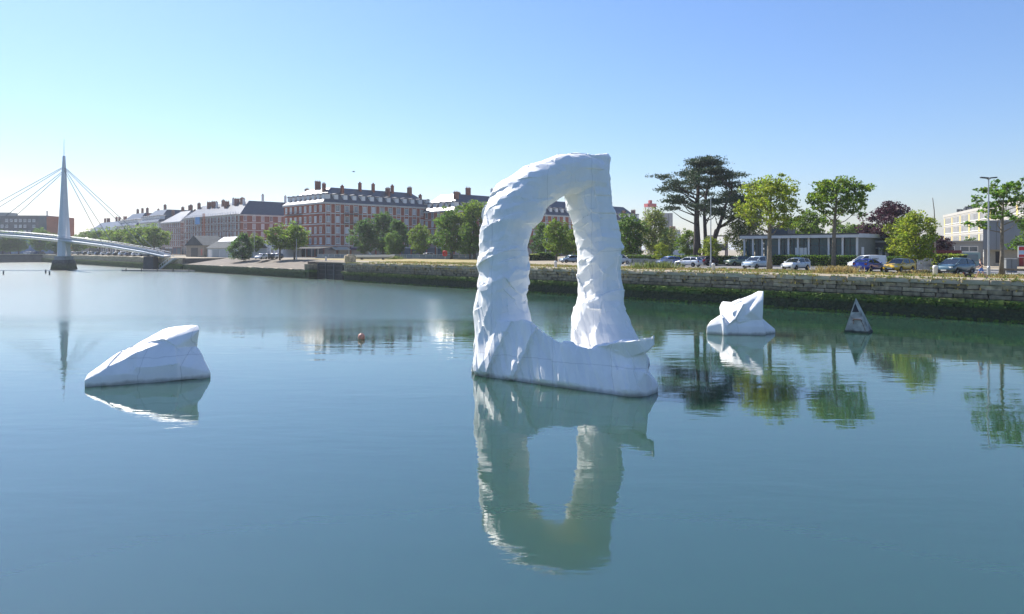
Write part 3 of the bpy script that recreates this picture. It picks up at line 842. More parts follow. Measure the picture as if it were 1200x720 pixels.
# ------------------------------------------------------------------ town: brick blocks along the street
def win_mesh(w, h, name, cross=True):
    b = MB(); f = 0.11
    b.box(-w / 2, -w / 2 + f, -.06, .06, 0, h); b.box(w / 2 - f, w / 2, -.06, .06, 0, h)
    b.box(-w / 2 + f, w / 2 - f, -.06, .06, 0, f); b.box(-w / 2 + f, w / 2 - f, -.06, .06, h - f, h)
    if cross:
        b.box(-.045, .045, -.05, .05, f, h - f)
    b.box(-w / 2 - .08, w / 2 + .08, -.16, .06, -.12, -.001)
    return b.mesh(name, M_frame)
def pane_mesh(w, h, m):
    b = MB(); b.box(-w / 2 + .1, w / 2 - .1, -.02, .03, .1, h - .1); return b.mesh('pane', m)
WIN = {}
def window(parent, x, y, z, w, h, rot, style=0):
    key = (round(w, 2), round(h, 2))
    if key not in WIN:
        WIN[key] = (win_mesh(w, h, 'window'), pane_mesh(w, h, M_pane), pane_mesh(w, h, M_curtain), pane_mesh(w, h, M_greypane))
    fr, pn, cu, gp = WIN[key]
    o = link(fr, 'window', parent, (x, y, z), rot)
    if style == 'grey': link(gp, 'pane', o); return o
    link(cu if random.random() < (0.55 if style == 0 else style) else pn, 'pane', o)
    return o
def chimney_mesh(m, w=1.1, d=0.8, h=2.6):
    b = MB(); b.box(-w / 2, w / 2, -d / 2, d / 2, -1.5, h); b.box(-w / 2 - .08, w / 2 + .08, -d / 2 - .08, d / 2 + .08, h, h + .18)
    for k in range(3):
        b.lathe([(.12, h + .18), (.11, h + .6), (.13, h + .65)], 6, (-w / 2 + .2 + k * (w - .4) / 2, 0), 1)
    return b.mesh('chimney', [m, mat('clay_pot', (0.35, 0.16, 0.10), .8, .3)])
CH_B = chimney_mesh(M_brick); CH_W = chimney_mesh(M_whitewall, .8, .7, 2.6); CH_BW = chimney_mesh(M_brick2, 1.9, .9, 2.4)
def dormer_mesh():
    b = MB()
    b.box(-.75, .75, -.02, 2.2, -.3, 1.6, 0)
    b.prism([(-.95, -.2, 1.6), (.95, -.2, 1.6), (.95, -.2, 1.72), (0, -.2, 2.05), (-.95, -.2, 1.72)], (0, 2.9, 0), 1)
    return b.mesh('dormer', [M_whitewall, M_slate])
DORM = dormer_mesh()
def hip_roof(mb, x0, x1, y0, y1, z, h, inset, ov=0.5, hip=True):
    a = [(x0 - ov, y0 - ov, z), (x1 + ov, y0 - ov, z), (x1 + ov, y1 + ov, z), (x0 - ov, y1 + ov, z)]
    b = [(x0 + inset, y0 + inset, z + h), (x1 - inset, y0 + inset, z + h), (x1 - inset, y1 - inset, z + h), (x0 + inset, y1 - inset, z + h)]
    for i in range(4):
        j = (i + 1) % 4
        mb.face([a[i], a[j], b[j], b[i]])
    mb.face(b); mb.face(list(reversed(a)))
def block(name, label, corner, width, depth, eave, floors, roof_h, wallm, spacing=3.3, win=(1.35, 2.1), ch=(), dormers=(True, True), front_win=True, right_win=True,
          ground=3.8, rot=QA, group=None, inset=6.0, style=0, bands=True, chm=None, shop=True, pil=False):
    """corner = right front corner; the block runs left (-x) along the quay and back (+y)"""
    t = thing(name, label, 'building', corner, rot, group)
    MB().box(-width, 0, 0, depth, -0.3, eave).build('wall', wallm, t)
    fl = (eave - ground) / floors
    for k in range(floors + 1):
        z = ground + k * fl
        top = k == floors
        o_ = 0.42 if top else 0.07
        if bands or top:
            MB().box(-width - o_, o_, -o_, depth + o_, z - (.55 if top else .16), z + (.02 if top else .16)).build('cornice' if top else 'band', M_concrete, t)
    def bays(L_): return max(1, int(round(L_ / spacing)))
    if front_win:
        nb = bays(width)
        for i in range(nb):
            x = -width + (i + .5) * width / nb
            for k in range(floors):
                window(t, x, -.03, ground + k * fl + .62, win[0], win[1], 0, style)
    if right_win:
        nb = bays(depth)
        for i in range(nb):
            y = (i + .5) * depth / nb
            for k in range(floors):
                window(t, .03, y, ground + k * fl + .62, win[0], win[1], R(90), style)
            if pil:
                for s_ in (-1, 1):
                    MB().box(.0, .10, y + s_ * .95 - .12, y + s_ * .95 + .12, ground + .2, eave - .6).build('pilaster', M_concrete, t)
    if shop:
        for (L_, fr) in ((width, True), (depth, False)):
            nb = max(2, int(L_ / 5)); w_ = L_ / nb
            for i in range(nb):
                c = (i + .5) * w_
                b = MB(); b.box(-w_ / 2 + .4, w_ / 2 - .4, -.04, .05, .3, 3.0); b.box(-w_ / 2 + .3, w_ / 2 - .3, -.10, -.04, 3.0, 3.45, 1)
                b.build('shop_front', [M_pane, random.choice([M_dark, M_concrete2, mat('plum_fascia', (0.10, 0.04, 0.07), .6, .4), M_whitewall])], t, loc=(-width + c, 0, 0) if fr else (0, c, 0), rot=0 if fr else R(90))
    rf = MB(); hip_roof(rf, -width, 0, 0, depth, eave + .02, roof_h, inset); ro = rf.build('roof', M_slate, t)
    sl = roof_h / (inset + .5)
    if dormers[0]:
        nb = bays(width)
        for i in range(nb): link(DORM, 'dormer', ro, (-width + (i + .5) * width / nb, .9, eave + .02 + sl * 1.4), 0)
    if dormers[1]:
        nb = bays(depth)
        for i in range(nb): link(DORM, 'dormer', ro, (-.9, (i + .5) * depth / nb, eave + .02 + sl * 1.4), R(90))
    for (fx, fy, kind) in ch:
        x, y = -width * fx, depth * fy
        e = min(-x, y, width + x, depth - y)
        zz = eave + min(roof_h, max(0.3, e * sl)) + .2
        link(kind, 'chimney', ro, (x, y, zz), random.choice((0, R(90))))
    return t
def corner_at(x, t): return W(pu(x, t), t, ZQ)
T0 = 44.0
# main red block
b1 = block('brick_block', 'large red brick block with white bands, dormered slate roof and brick chimneys', corner_at(379, T0), 28, 46, 18.3, 4, 5.6, M_brick, 3.5,
      ch=[(.28, .1, CH_B), (.55, .14, CH_BW), (.86, .15, CH_BW), (.03 + .1, .2, CH_B), (.2, .38, CH_B), (.2, .5, CH_B), (.16, .62, CH_BW), (.2, .68, CH_B), (.2, .85, CH_BW), (.18, .95, CH_B)], pil=True)
for (z, y0, y1) in ((11.3, 7.4, 14.2), (14.6, 7.4, 14.2)):
    bb = MB(); bb.box(.05, 1.2, y0, y1, z - .12, z)
    for i in range(15): 
        yy = y0 + .05 + (y1 - y0 - .1) * i / 14; bb.box(1.14, 1.18, yy - .02, yy + .02, z, z + 1.0)
    bb.box(1.12, 1.2, y0, y1, z + 1.0, z + 1.06); bb.build('balcony', M_dksteel, b1)
for z in (8.0, 11.3, 14.6):
    bb = MB(); bb.box(-25, -14, -1.2, -.05, z - .12, z)
    for i in range(20):
        xx = -25 + .05 + 10.9 * i / 19; bb.box(xx - .02, xx + .02, -1.18, -1.14, z, z + 1.0)
    bb.box(-25, -14, -1.2, -1.12, z + 1.0, z + 1.06); bb.build('balcony', M_dksteel, b1)
# scaffolded block
b2 = block('brick_block', 'red brick block half wrapped in white scaffolding beside the boat sheds', corner_at(282, T0), 62, 40, 16.6, 4, 6.0, M_brick2, 3.6,
      ch=[(.10, .1, CH_W), (.16, .12, CH_BW), (.24, .12, CH_BW), (.30, .12, CH_W), (.38, .1, CH_BW), (.47, .12, CH_BW), (.55, .1, CH_W), (.63, .12, CH_BW), (.72, .12, CH_BW), (.1, .3, CH_W), (.1, .55, CH_W), (.92, .12, CH_BW)], dormers=(False, False))
sc_ = thing('scaffold', 'white tube scaffolding standing against a brown brick facade', 'scaffold', corner_at(282, T0), QA)
MST = mat('scaffold_tube', (0.62, 0.63, 0.65), .4, .5)
for i in range(24):
    x = -1.0 - i * 2.6
    for yy in (-1.5, -.5): MB().tube((x, yy, 0), (x, yy, 17.6), .055, n=5).build('standard', MST, sc_)
for k in range(8):
    z = 2.1 + k * 2.1
    b = MB(); b.box(-61, -.8, -1.5, -.45, z - .06, z); b.build('deck_board', mat('scaffold_board', (0.55, 0.53, 0.50), .8, .3), sc_)
    for dz in (.5, 1.0): MB().tube((-61, -1.55, z + dz), (-.8, -1.55, z + dz), .04, n=5).build('ledger', MST, sc_)
MB().box(-44, -38.5, -1.66, -1.62, 13.6, 16.8).build('blue_sheet', mat('blue_sheet', (0.14, 0.34, 0.62), .6, .3, var=.1), sc_)
hm = thing('builders_hoist', 'orange mast hoist rising in front of the scaffolding', 'hoist', corner_at(282, T0) + Vector((0, 0, 0)), QA)
b = MB()
for dx in (-.3, .3):
    for dy in (-.3, .3): b.box(-32 + dx - .06, -32 + dx + .06, -2.4 + dy - .06, -2.4 + dy + .06, 0, 18)
b.build('mast', mat('hoist_orange', (0.55, 0.14, 0.05), .5, .4), hm)
for k in range(18):
    MB().tube((-32.3, -2.7, k), (-31.7, -2.7, k + 1), .05, n=4).build('brace', MATS['hoist_orange'], hm)
MB().box(-32.9, -31.1, -3.6, -2.75, 1.0, 2.6).build('cage', mat('hoist_yellow', (0.6, 0.42, 0.05), .5, .4), hm)
# block with a blue mural
b3 = block('brick_block', 'brick apartment block with a blue mural on its end wall', corner_at(212, T0), 27, 26, 15.6, 4, 5.6, M_brick2, 2.6, (1.2, 1.9),
      ch=[(.15, .3, CH_BW), (.35, .3, CH_BW), (.5, .35, CH_BW), (.75, .3, CH_BW)], dormers=(False, False), right_win=False, inset=7)
def mural_mat():
    m = bpy.data.materials.new('mural_paint'); m.use_nodes = True
    N = m.node_tree.nodes; L = m.node_tree.links
    tc = N.new('ShaderNodeTexCoord'); sp = N.new('ShaderNodeSeparateXYZ'); L.new(tc.outputs['Generated'], sp.inputs[0])
    nz = N.new('ShaderNodeTexNoise'); nz.inputs['Scale'].default_value = 5; nz.inputs['Detail'].default_value = 6; L.new(tc.outputs['Generated'], nz.inputs['Vector'])
    a = N.new('ShaderNodeMath'); a.operation = 'MULTIPLY_ADD'; a.inputs[1].default_value = .5; L.new(nz.outputs['Fac'], a.inputs[0]); L.new(sp.outputs['Z'], a.inputs[2])
    rp = N.new('ShaderNodeValToRGB'); cr = rp.color_ramp
    cr.elements[0].position = .2; cr.elements[0].color = (.28, .24, .27, 1); cr.elements[1].position = .75; cr.elements[1].color = (.16, .27, .55, 1)
    e = cr.elements.new(.5); e.color = (.40, .40, .46, 1)
    L.new(a.outputs[0], rp.inputs[0]); L.new(rp.outputs[0], N['Principled BSDF'].inputs['Base Color'])
    N['Principled BSDF'].inputs['Roughness'].default_value = .7
    return m
MB().box(.01, .06, 2.0, 24, 2.5, 15.0).build('mural', mural_mat(), b3)
# further blocks to the head of the basin
block('town_house', 'pale town house with dark slate roof next to a mural painted block', corner_at(186, T0), 30, 26, 16.5, 4, 6.5, M_whitewall, 3.0, (1.2, 1.8), ch=[(.1, .3, CH_BW), (.5, .3, CH_BW), (.85, .3, CH_B)], dormers=(True, False), right_win=False)
block('town_house', 'white gabled town house with brick chimneys behind the street trees', corner_at(160, T0), 34, 28, 15.6, 4, 7.0, M_whitewall, 3.0, (1.2, 1.8), ch=[(.1, .25, CH_BW), (.3, .3, CH_BW), (.55, .3, CH_B), (.8, .3, CH_BW)], dormers=(True, False), right_win=False)
block('town_house', 'lower cream town house with a green slate gable near the basin head', corner_at(135, T0 + 3), 60, 26, 13.6, 3, 6.2, M_concrete, 3.0, (1.2, 1.8), ch=[(.15, .3, CH_BW), (.35, .3, CH_BW), (.45, .3, CH_B), (.75, .3, CH_BW), (.88, .3, CH_BW)], dormers=(False, False), right_win=False)
# block behind the trees and behind the arch
cB = Vector((XY(532, 243).x, 243, ZQ))
b5 = block('brick_block', 'red brick block with slate mansard roof behind the tall roadside trees', cB, 21, 76, 16.6, 4, 6.4, M_brick, 3.6,
      ch=[(.2, .06, CH_BW), (.75, .2, CH_BW), (.3, .16, CH_BW), (.3, .32, CH_W), (.3, .45, CH_BW), (.3, .58, CH_B), (.3, .80, CH_BW), (.3, .93, CH_BW)])
cC = Vector((XY(715, 300).x, 300, ZQ))
block('brick_block', 'distant brick block with a row of heavy chimneys above the birch trees', cC, 30, 24, 15.5, 4, 6.6, M_brick, 3.6, ch=[(.05, .5, CH_BW), (.18, .3, CH_BW), (.35, .3, CH_BW), (.6, .3, CH_BW), (.1, .9, CH_BW), (.1, .2, CH_BW)])
# hotel at the head of the basin
hx = XY(69, 372)
hot = thing('brick_hotel', 'long dark flat roofed hotel with rows of pale square windows', 'building', (hx.x, hx.y, ZQ), R(8))
MB().box(-120, -6.0, 0, 18, -.3, 20.5).build('wall', mat('hotel_cladding', (0.15, 0.145, 0.15), .8, .3, var=.2, vscale=.3), hot)
MB().box(-6.0, 0, -.3, 17, -.3, 20.3).build('end_tower', mat('orange_brick', (0.40, 0.13, 0.07), .8, .3, var=.15, vscale=.4), hot)
MB().box(-10, -6.02, -.15, 17, -.3, 20.6).build('stair_panel', mat('dark_panel', (0.10, 0.12, 0.13), .6, .4), hot)
MB().box(-120.2, -5.8, -.2, 18.2, 20.5, 20.9).build('parapet', M_concrete2, hot)
MB().box(-38, -27, 4, 12, 20.9, 22.6).build('plant_room', M_concrete2, hot)
MB().box(-60, -50, 2, 12, 20.9, 25.5).build('stair_tower', MATS['orange_brick'], hot)
MB().tube((-7.4, 3, 20.9), (-7.4, 3, 23.6), .35, n=8).build('vent_pipe', M_steel, hot)
rw_ = random.Random(2)
for k in range(5):
    for i in range(46):
        if rw_.random() < (.18 if k > 1 else .5): continue
        window(hot, -12.5 - i * 2.25, -.03, 5.0 + k * 3.1, 1.3, 1.5, 0, 1.0)
# glass fronted hall below the hotel, low grey hall right of the mast
gl = thing('glass_pavilion', 'sloping glazed pavilion in front of the dark hotel', 'building', (XY(62, 352).x, 352, ZQ), R(8))
for i in range(9):
    b = MB(); x = -i * 2.3
    b.face([(x, 0, .4), (x - 2.2, 0, .4), (x - 2.2, 6, 8.4), (x, 6, 8.4)]); b.face([(x, .1, .3), (x, 6.1, 8.3), (x - 2.2, 6.1, 8.3), (x - 2.2, .1, .3)])
    b.build('glass_panel', mat('blue_glazing', (0.18, 0.26, 0.36), .15, .8, rnd=.2), gl, fix=False)
    MB().box(x - 2.28, x - 2.2, -.05, .05, 0, .5).build('foot', M_steel, gl)
MB().box(-21, .2, 6.2, 12, 0, 8.3).build('rear_hall', M_concrete2, gl)
block('low_hall', 'low grey flat hall far behind the bridge mast', Vector((XY(106, 430).x, 430, ZQ)), 34, 20, 9.5, 2, .6, M_concrete2, 4.0, (1.6, 1.6), dormers=(False, False), right_win=False, rot=R(0), inset=.6, shop=False)

# ------------------------------------------------------------------ boat sheds by the slipway
def shed(name, label, x0, x1, t, depth, h, roof_h, wallm, roofm, ridge_along=True, doors=()):
    u0, u1 = pu(x0, t), pu(x1, t); L_ = u1 - u0
    th = thing(name, label, 'shed', W(u1, t, ZQ), QA)
    MB().box(-L_, 0, 0, depth, -.2, h).build('wall', wallm, th)
    b = MB(); o = .4
    if ridge_along:
        b.prism([(-L_ - o, -o, h), (-L_ - o, depth + o, h), (-L_ - o, depth / 2, h + roof_h)], (L_ + 2 * o, 0, 0))
    else:
        b.prism([(-L_ - o, -o, h), (o, -o, h), (-L_ / 2, -o, h + roof_h)], (0, depth + 2 * o, 0))
    b.build('roof', roofm, th)
    for (a, c, z, m) in doors:
        MB().box(-L_ + a * L_, -L_ + c * L_, -.07, .02, 0, z).build('door', m, th)
    return th
M_shed = mat('shed_stone', (0.26, 0.225, 0.18), .85, .3, var=.2, vscale=.8)
M_pale = mat('pale_metal_sheet', (0.36, 0.40, 0.42), .6, .4, var=.1, vscale=.5)
M_rooflt = mat('pale_roof_sheet', (0.55, 0.57, 0.58), .45, .5, var=.08, vscale=.4)
M_dullroof = mat('dull_slate', (.05, .06, .07), .85, .15, var=.25, vscale=.8)
M_doorg = mat('grey_blue_door', (0.26, 0.30, 0.33), .6, .4, rnd=.15)
h1 = shed('boathouse', 'stone boathouse with a steep slate roof and a wide dark doorway', 218, 239, 16, 7.5, 3.9, 3.4, M_shed, M_dullroof, False, [(.30, .66, 3.1, M_dark)])
MB().box(-2.5, -1.4, -.06, .02, .6, 2.6).build('red_panel', mat('faded_red', (0.45, 0.14, 0.12), .7, .3), h1)
shed('boat_store', 'long low boat store with dark roofing and grey shutters', 243, 290, 16, 6, 3.0, 2.2, M_pale, M_dullroof, True, [(.03, .12, 2.5, M_whitewall), (.16, .30, 2.5, M_doorg), (.33, .5, 2.5, M_doorg), (.53, .68, 2.5, M_doorg), (.71, .86, 2.5, M_doorg)])
shed('boat_workshop', 'small white gabled workshop tucked between the boat sheds', 247, 268, 17.5, 9, 3.3, 3.4, M_whitewall, M_rooflt, True, [(.1, .5, 2.7, M_doorg)])
shp = thing('white_cafe', 'white single storey cafe with blue framed windows near the slipway', 'building', W(pu(331, 36), 36, ZQ), QA)
Lc = pu(331, 36) - pu(304, 36)
MB().box(-Lc, 0, 0, 7, -.2, 5.4).build('wall', M_whitewall, shp)
MB().box(-Lc - .3, .3, -.5, 7.2, 5.4, 5.75).build('roof', M_whitewall, shp)
for i in range(6):
    window(shp, -Lc + (i + .5) * Lc / 6, -.05, .4, 1.9, 2.6, 0, .2); window(shp, -Lc + (i + .5) * Lc / 6, -.05, 3.5, 1.6, 1.1, 0, .2)
# awnings and terrace in front of the red block
aw = thing('cafe_awning', 'dark canopy terrace at the foot of the large red brick block', 'awning', corner_at(385, T0 - 4), QA)
MB().prism([(-26, -3, 2.7), (-26, 2.5, 3.3), (-26, 2.5, 3.42), (-26, -3, 2.85)], (25, 0, 0)).build('canopy', mat('dark_awning', (0.035, 0.035, 0.04), .8, .2), aw)
for i in range(7): MB().tube((-25.5 + i * 4, -2.8, 0), (-25.5 + i * 4, -2.8, 2.75), .06, n=6).build('post', M_whitewall, aw)
aw = thing('shop_awning', 'plum and cream shop awning on the side of the large red brick block', 'awning', corner_at(379, T0), QA)
for k, mm in enumerate((mat('cream_awning', (0.55, 0.50, 0.40), .8, .2), mat('plum_awning', (0.10, 0.05, 0.09), .8, .2), MATS['cream_awning'])):
    MB().prism([(.05, 3 + k * 6.2, 3.3), (2.6, 3 + k * 6.2, 2.5), (2.6, 3 + k * 6.2, 2.35), (.05, 3 + k * 6.2, 3.1)], (0, 5.8, 0)).build('awning_cloth', mm, aw)

# ------------------------------------------------------------------ cable stayed footbridge
YB = 209.0
def bx(x): return XY(x, YB).x
br = thing('footbridge', 'white cable stayed footbridge with a slender tapering mast', 'bridge', (0, YB, 0))
mx_ = bx(75)
deck_pts = [(bx(196), 4.15), (bx(170), 5.6), (bx(130), 7.35), (bx(100), 8.35), (bx(75), 9.1), (bx(50), 9.75), (bx(25), 10.3), (bx(0), 10.7), (bx(-30), 10.95), (bx(-70), 10.9), (bx(-120), 10.0), (bx(-190), 7.0), (bx(-240), 4.2)]
dk = MB()
for (xa, za), (xb, zb) in zip(deck_pts[:-1], deck_pts[1:]):
    pts = [(-2.2, -.0), (2.2, .0), (2.2, -.28), (1.1, -.75), (-1.1, -.75), (-2.2, -.28)]
    b = len(dk.v)
    for (x, z) in ((xa, za), (xb, zb)):
        for (y, dz) in pts: dk.v.append((x, y, z + dz))
    for i in range(6):
        j = (i + 1) % 6; dk.f.append((b + i, b + j, b + 6 + j, b + 6 + i)); dk.m.append(0)
dk.build('deck', M_bridge, br)
for s_ in (-2.12, 2.12):
    rl = MB(); rl.path([(x, s_, z + 1.15) for x, z in deck_pts], [.06] * len(deck_pts), 5)
    rl.build('handrail', M_bridge, br)
    g_ = MB()
    for (xa, za), (xb, zb) in zip(deck_pts[:-1], deck_pts[1:]):
        g_.box(min(xa, xb), max(xa, xb), s_ - .01, s_ + .01, 0, 0.01) if False else g_.face([(xa, s_, za + .15), (xb, s_, zb + .15), (xb, s_, zb + .62), (xa, s_, za + .62)])
        for k in range(6):
            f_ = k / 6; x = xa + (xb - xa) * f_; z = za + (zb - za) * f_
            g_.tube((x, s_, z), (x, s_, z + 1.15), .035, n=4)
    g_.build('balustrade', mat('railing_mesh', (0.45, 0.47, 0.50), .5, .5), br)
def zb_at(x):
    for (xa, za), (xb, zb) in zip(deck_pts[:-1], deck_pts[1:]):
        if xb <= x <= xa: return za + (zb - za) * (x - xa) / (xb - xa)
    return 4
# mast: two blades meeting above the deck
for s_ in (-1, 1):
    ms = MB(); prof = [(3.0, 1.25 * s_, 1.30, .75), (9.5, 1.15 * s_, 1.25, .7), (20, .55 * s_, 0.95, .5), (28, .28 * s_, .68, .4), (34.8, .12 * s_, .36, .22)]
    b = None
    for (z, y, hx_, hy_) in prof:
        st = len(ms.v)
        for (dx, dy) in ((-1, 0), (-.5, -1), (.5, -1), (1, 0), (.5, 1), (-.5, 1)): ms.v.append((mx_ + dx * hx_, y + dy * hy_, z))
        if b is not None:
            for i in range(6):
                j = (i + 1) % 6; ms.f.append((b + i, b + j, st + j, st + i)); ms.m.append(0)
        b = st
    ms.f.append(tuple(b + i for i in range(6))); ms.m.append(0)
    ms.build('mast_blade', M_bridge, br)
MB().tube((mx_, 0, 34.6), (mx_, 0, 40.0), .10, .04, 6).build('antenna', M_bridge, br)
pm = zones_mat('pier_concrete', [(0, (.02, .025, .015)), (.8, (.05, .075, .02)), (1.6, (.10, .10, .06)), (2.2, (.10, .10, .10)), (3.2, (.14, .14, .14))], namp=.3, nscale=.5)
pr = MB(); pr.prism([(mx_ - 2.9, -2.4, -1.0), (mx_ + 2.9, -2.4, -1.0), (mx_ + 1.9, -2.4, 3.0), (mx_ - 1.9, -2.4, 3.0)], (0, 4.8, 0)); pr.build('pier', pm, br)
MB().box(mx_ - 1.6, mx_ + 1.6, -2.1, 2.1, 3.0, 4.1).build('pier_cap', M_concrete2, br)
px_ = bx(177); pr = MB(); pr.prism([(px_ - 1.7, -1.6, -1), (px_ + 1.7, -1.6, -1), (px_ + 1.4, -1.6, 4.0), (px_ - 1.4, -1.6, 4.0)], (0, 3.2, 0)); pr.build('pier', mat('dark_pier', (.07, .075, .085), .8, .3, var=.3, vscale=.5), br)
for (xe, zt) in ((127, 31.0), (181, 31.4), (-12, 30.2), (-60, 31.4)):
    for s_ in (-1, 1):
        xe_ = bx(xe + (1.5 if s_ > 0 else -1.5)); MB().tube((mx_, s_ * .3, zt), (xe_, s_ * 2.1, zb_at(xe_) + .1), .085, n=5).build('cable', mat('cable_steel', (.14, .15, .17), .5, .5), br)
# stairs and approach of the bridge, floating jetty below
stp = thing('quay_stairs', 'pale stone stair with a white rail slanting down the far quay wall', 'stairs', W(pu(206), -1.0, 0), QA)
for k in range(16): MB().box(-11 + k * .75, -10.2 + k * .75, -.1, .9, .1 + k * .2, .5 + k * .21).build('step', M_concrete, stp)
MB().tube((-11, -.1, 1.3), (1.2, -.1, 4.7), .06, n=6).build('handrail', M_whitewall, stp)
for k in range(7): MB().tube((-11 + k * 2.03, -.1, .5 + k * .55), (-11 + k * 2.03, -.1, 1.3 + k * .567), .05, n=5).build('baluster', M_whitewall, stp)
jt = thing('floating_jetty', 'long narrow floating jetty moored below the bridge end', 'jetty', wl(187, 318.2, 0), R(-11))
for k in range(8): MB().box(-11.5 + k * 2.9, -8.66 + k * 2.9, -.9, .9, -.15, .42).build('pontoon', mat('pontoon_deck', (.30, .29, .27), .8, .3, rnd=.2), jt)
for k in range(5): MB().tube((-10 + k * 5, -.95, -.6), (-10 + k * 5, -.95, .9), .12, n=7).build('pile', M_dksteel, jt)
for (x, y, nm) in ((53.5, 320.6, 'a'), (58, 322.5, 'b'), (4, 322, 'c')):
    t = thing('mooring_post', 'thin dark mooring post poking out of the open water near the bridge', 'post', wl(x, y, 0), 0, 'mooring posts near the bridge')
    MB().lathe([(.16, -.8), (.16, .9), (.12, 1.0)], 8).build('shaft', M_dksteel, t); MB().lathe([(.2, .72), (.2, .86)], 8).build('collar', M_steel, t)

# ------------------------------------------------------------------ right hand side: pavilion, school, grey hall
tP = 36.0
uP0, uP1 = pu(872, tP), pu(1004, tP); LP = uP1 - uP0
pv = thing('glass_front_pavilion', 'long flat roofed pavilion with grey columns and big dark windows behind a hedge', 'building', W(uP1, tP, ZQ), QA)
M_pav = mat('pavilion_concrete', (0.56, 0.57, 0.57), .75, .3, var=.1, vscale=.6)
M_pglass = mat('pavilion_glass', (0.045, 0.095, 0.105), .08, .3)
MB().box(-LP, 0, 10.0, 14, -.2, 4.4).build('rear_wall', M_pav, pv)
MB().box(-LP + .2, -.15, .5, 10, -.2, .35).build('floor_slab', M_pav, pv)
MB().box(-LP - .5, .5, -.6, 14.5, 4.4, 5.0).build('roof', M_pav, pv)
MB().box(-LP - .55, .55, -.66, -.6, 4.86, 5.06).build('roof_edge', M_dksteel, pv)
MB().box(-15, -12, 4, 7, 5.0, 6.1).build('roof_plant', M_dksteel, pv)
fr_ = [0, .085, .175, .335, .42, .505, .60, .77, .885, 1.0]
for i, f_ in enumerate(fr_):
    x = -LP + f_ * LP
    MB().box(x - .13, x + .13, .02, .26, -.1, 4.4).build('column', mat('column_paint', (.66, .67, .68), .6, .4), pv)
    if i < len(fr_) - 1:
        x1 = -LP + fr_[i + 1] * LP
        w_ = MB(); w_.box(x + .25, x1 - .25, .32, .38, .35, 4.35); go = w_.build('glass_panel', M_pglass, pv)
        fb_ = MB(); fb_.box(x + .2, x1 - .2, .25, .31, .25, .37); fb_.box((x + x1) / 2 - .05, (x + x1) / 2 + .05, .25, .31, .37, 4.35); fb_.box(x + .2, x1 - .2, .25, .31, 3.2, 3.28); fb_.build('window_frame', M_dksteel, go)
MB().box(-.05, .12, .4, 13.8, -.1, 4.38).build('side_wall', mat('grey_green_panel', (.20, .21, .19), .8, .3, var=.1), pv)
MB().box(.13, .17, 1.5, 2.6, 1.2, 3.0).build('notice', M_whitewall, pv)
MB().box(-9.2, -7.4, .25, .30, 1.5, 2.9).build('poster', M_whitewall, pv)
# dark annex right of the pavilion
ax = thing('annex', 'low dark glazed annex between the pavilion and the purple plum tree', 'building', W(pu(1075, 44), 44, ZQ), QA)
La = pu(1075, 44) - pu(1006, 44)
MB().box(-La, 0, 0, 8, -.2, 3.7).build('wall', mat('annex_grey', (.12, .12, .125), .7, .4), ax); MB().box(-La - .3, .3, -.4, 8.3, 3.7, 4.0).build('roof', M_concrete2, ax)
for i in range(9): window(ax, -La + (i + .5) * La / 9, -.04, .5, 1.6, 2.4, 0, .1)
# school
sd = Vector((41.0, 100.0)).normalized(); sang = math.atan2(-sd.y, -sd.x)
near = XY(1200, 190); near = near - sd * 22
sch = thing('school_building', 'long white school building with grey window bands and yellow panels', 'building', (near.x, near.y, ZQ), math.atan2(sd.y, sd.x))
Ls = 130.0
MB().box(0, Ls, -12, 0, -.3, 16.0).build('wall', mat('school_render', (.40, .385, .345), .8, .3, var=.08, vscale=.3), sch)
MB().box(-.3, Ls + .3, -12.3, .35, 16.0, 17.0).build('parapet', MATS['school_render'], sch)
random.seed(5)
for k in range(4):
    z0 = 1.6 + k * 3.75
    for i in range(int(Ls / 2.05)):
        x = 1.2 + i * 2.05
        if (i % 7) == 6:
            MB().box(x - .9, x + .9, 0, .12, z0 - .4, z0 + 3.0).build('yellow_panel', mat('yellow_panel', (.62, .47, .18), .7, .3), sch)
        else:
            window(sch, x, .04, z0, 1.9, 2.5, R(180), 'grey')
    MB().box(0, Ls, .01, .22, z0 + 2.62, z0 + 3.25).build('band', MATS['school_render'], sch)
for (x, h_) in ((92, 1.6), (96, 2.0), (99, 1.4), (104, 2.2), (106, 1.8), (112, 1.5), (118, 1.9)):
    MB().box(x, x + 1.3, -4, -2.5, 17, 17 + h_).build('roof_vent', M_dksteel, sch)
# grey hall with red door
yH = 108.0
gh = thing('grey_hall', 'windowless grey metal hall with a red door behind the tall lamp post', 'building', (XY(1152, yH).x, yH, ZQ), R(-36))
MB().box(0, 34, 0, 16, 2.6, 6.9).build('upper_wall', mat('grey_cladding', (.25, .27, .29), .6, .4, var=.08, vscale=.5), gh)
MB().box(0.3, 33.7, .9, 15.5, -.2, 2.6).build('lower_wall', mat('dim_cream', (.40, .38, .32), .8, .3, var=.15), gh)
MB().box(-.1, 34.1, -.15, 16, 6.9, 7.2).build('parapet', M_concrete2, gh)
for i in range(9): MB().box(i * 3.6 + 1.7, i * 3.6 + 1.74, -.03, 0.0, 2.6, 6.9).build('cladding_joint', M_dksteel, gh)
for (a, c, z, m, nm) in ((4.6, 7.2, 2.4, mat('red_door', (.42, .05, .05), .6, .4), 'door'), (1.6, 2.6, 2.3, M_dark, 'window'), (8.0, 11, 2.3, M_pane, 'window'), (12, 15, 2.3, M_pane, 'window')):
    MB().box(a, c, .82, .9, .05 if nm == 'door' else .5, z).build(nm, m, gh)
for i in range(6): MB().box(.1 + i * 6.5, .45 + i * 6.5, .1, .5, -.2, 2.6).build('column', M_concrete2, gh)
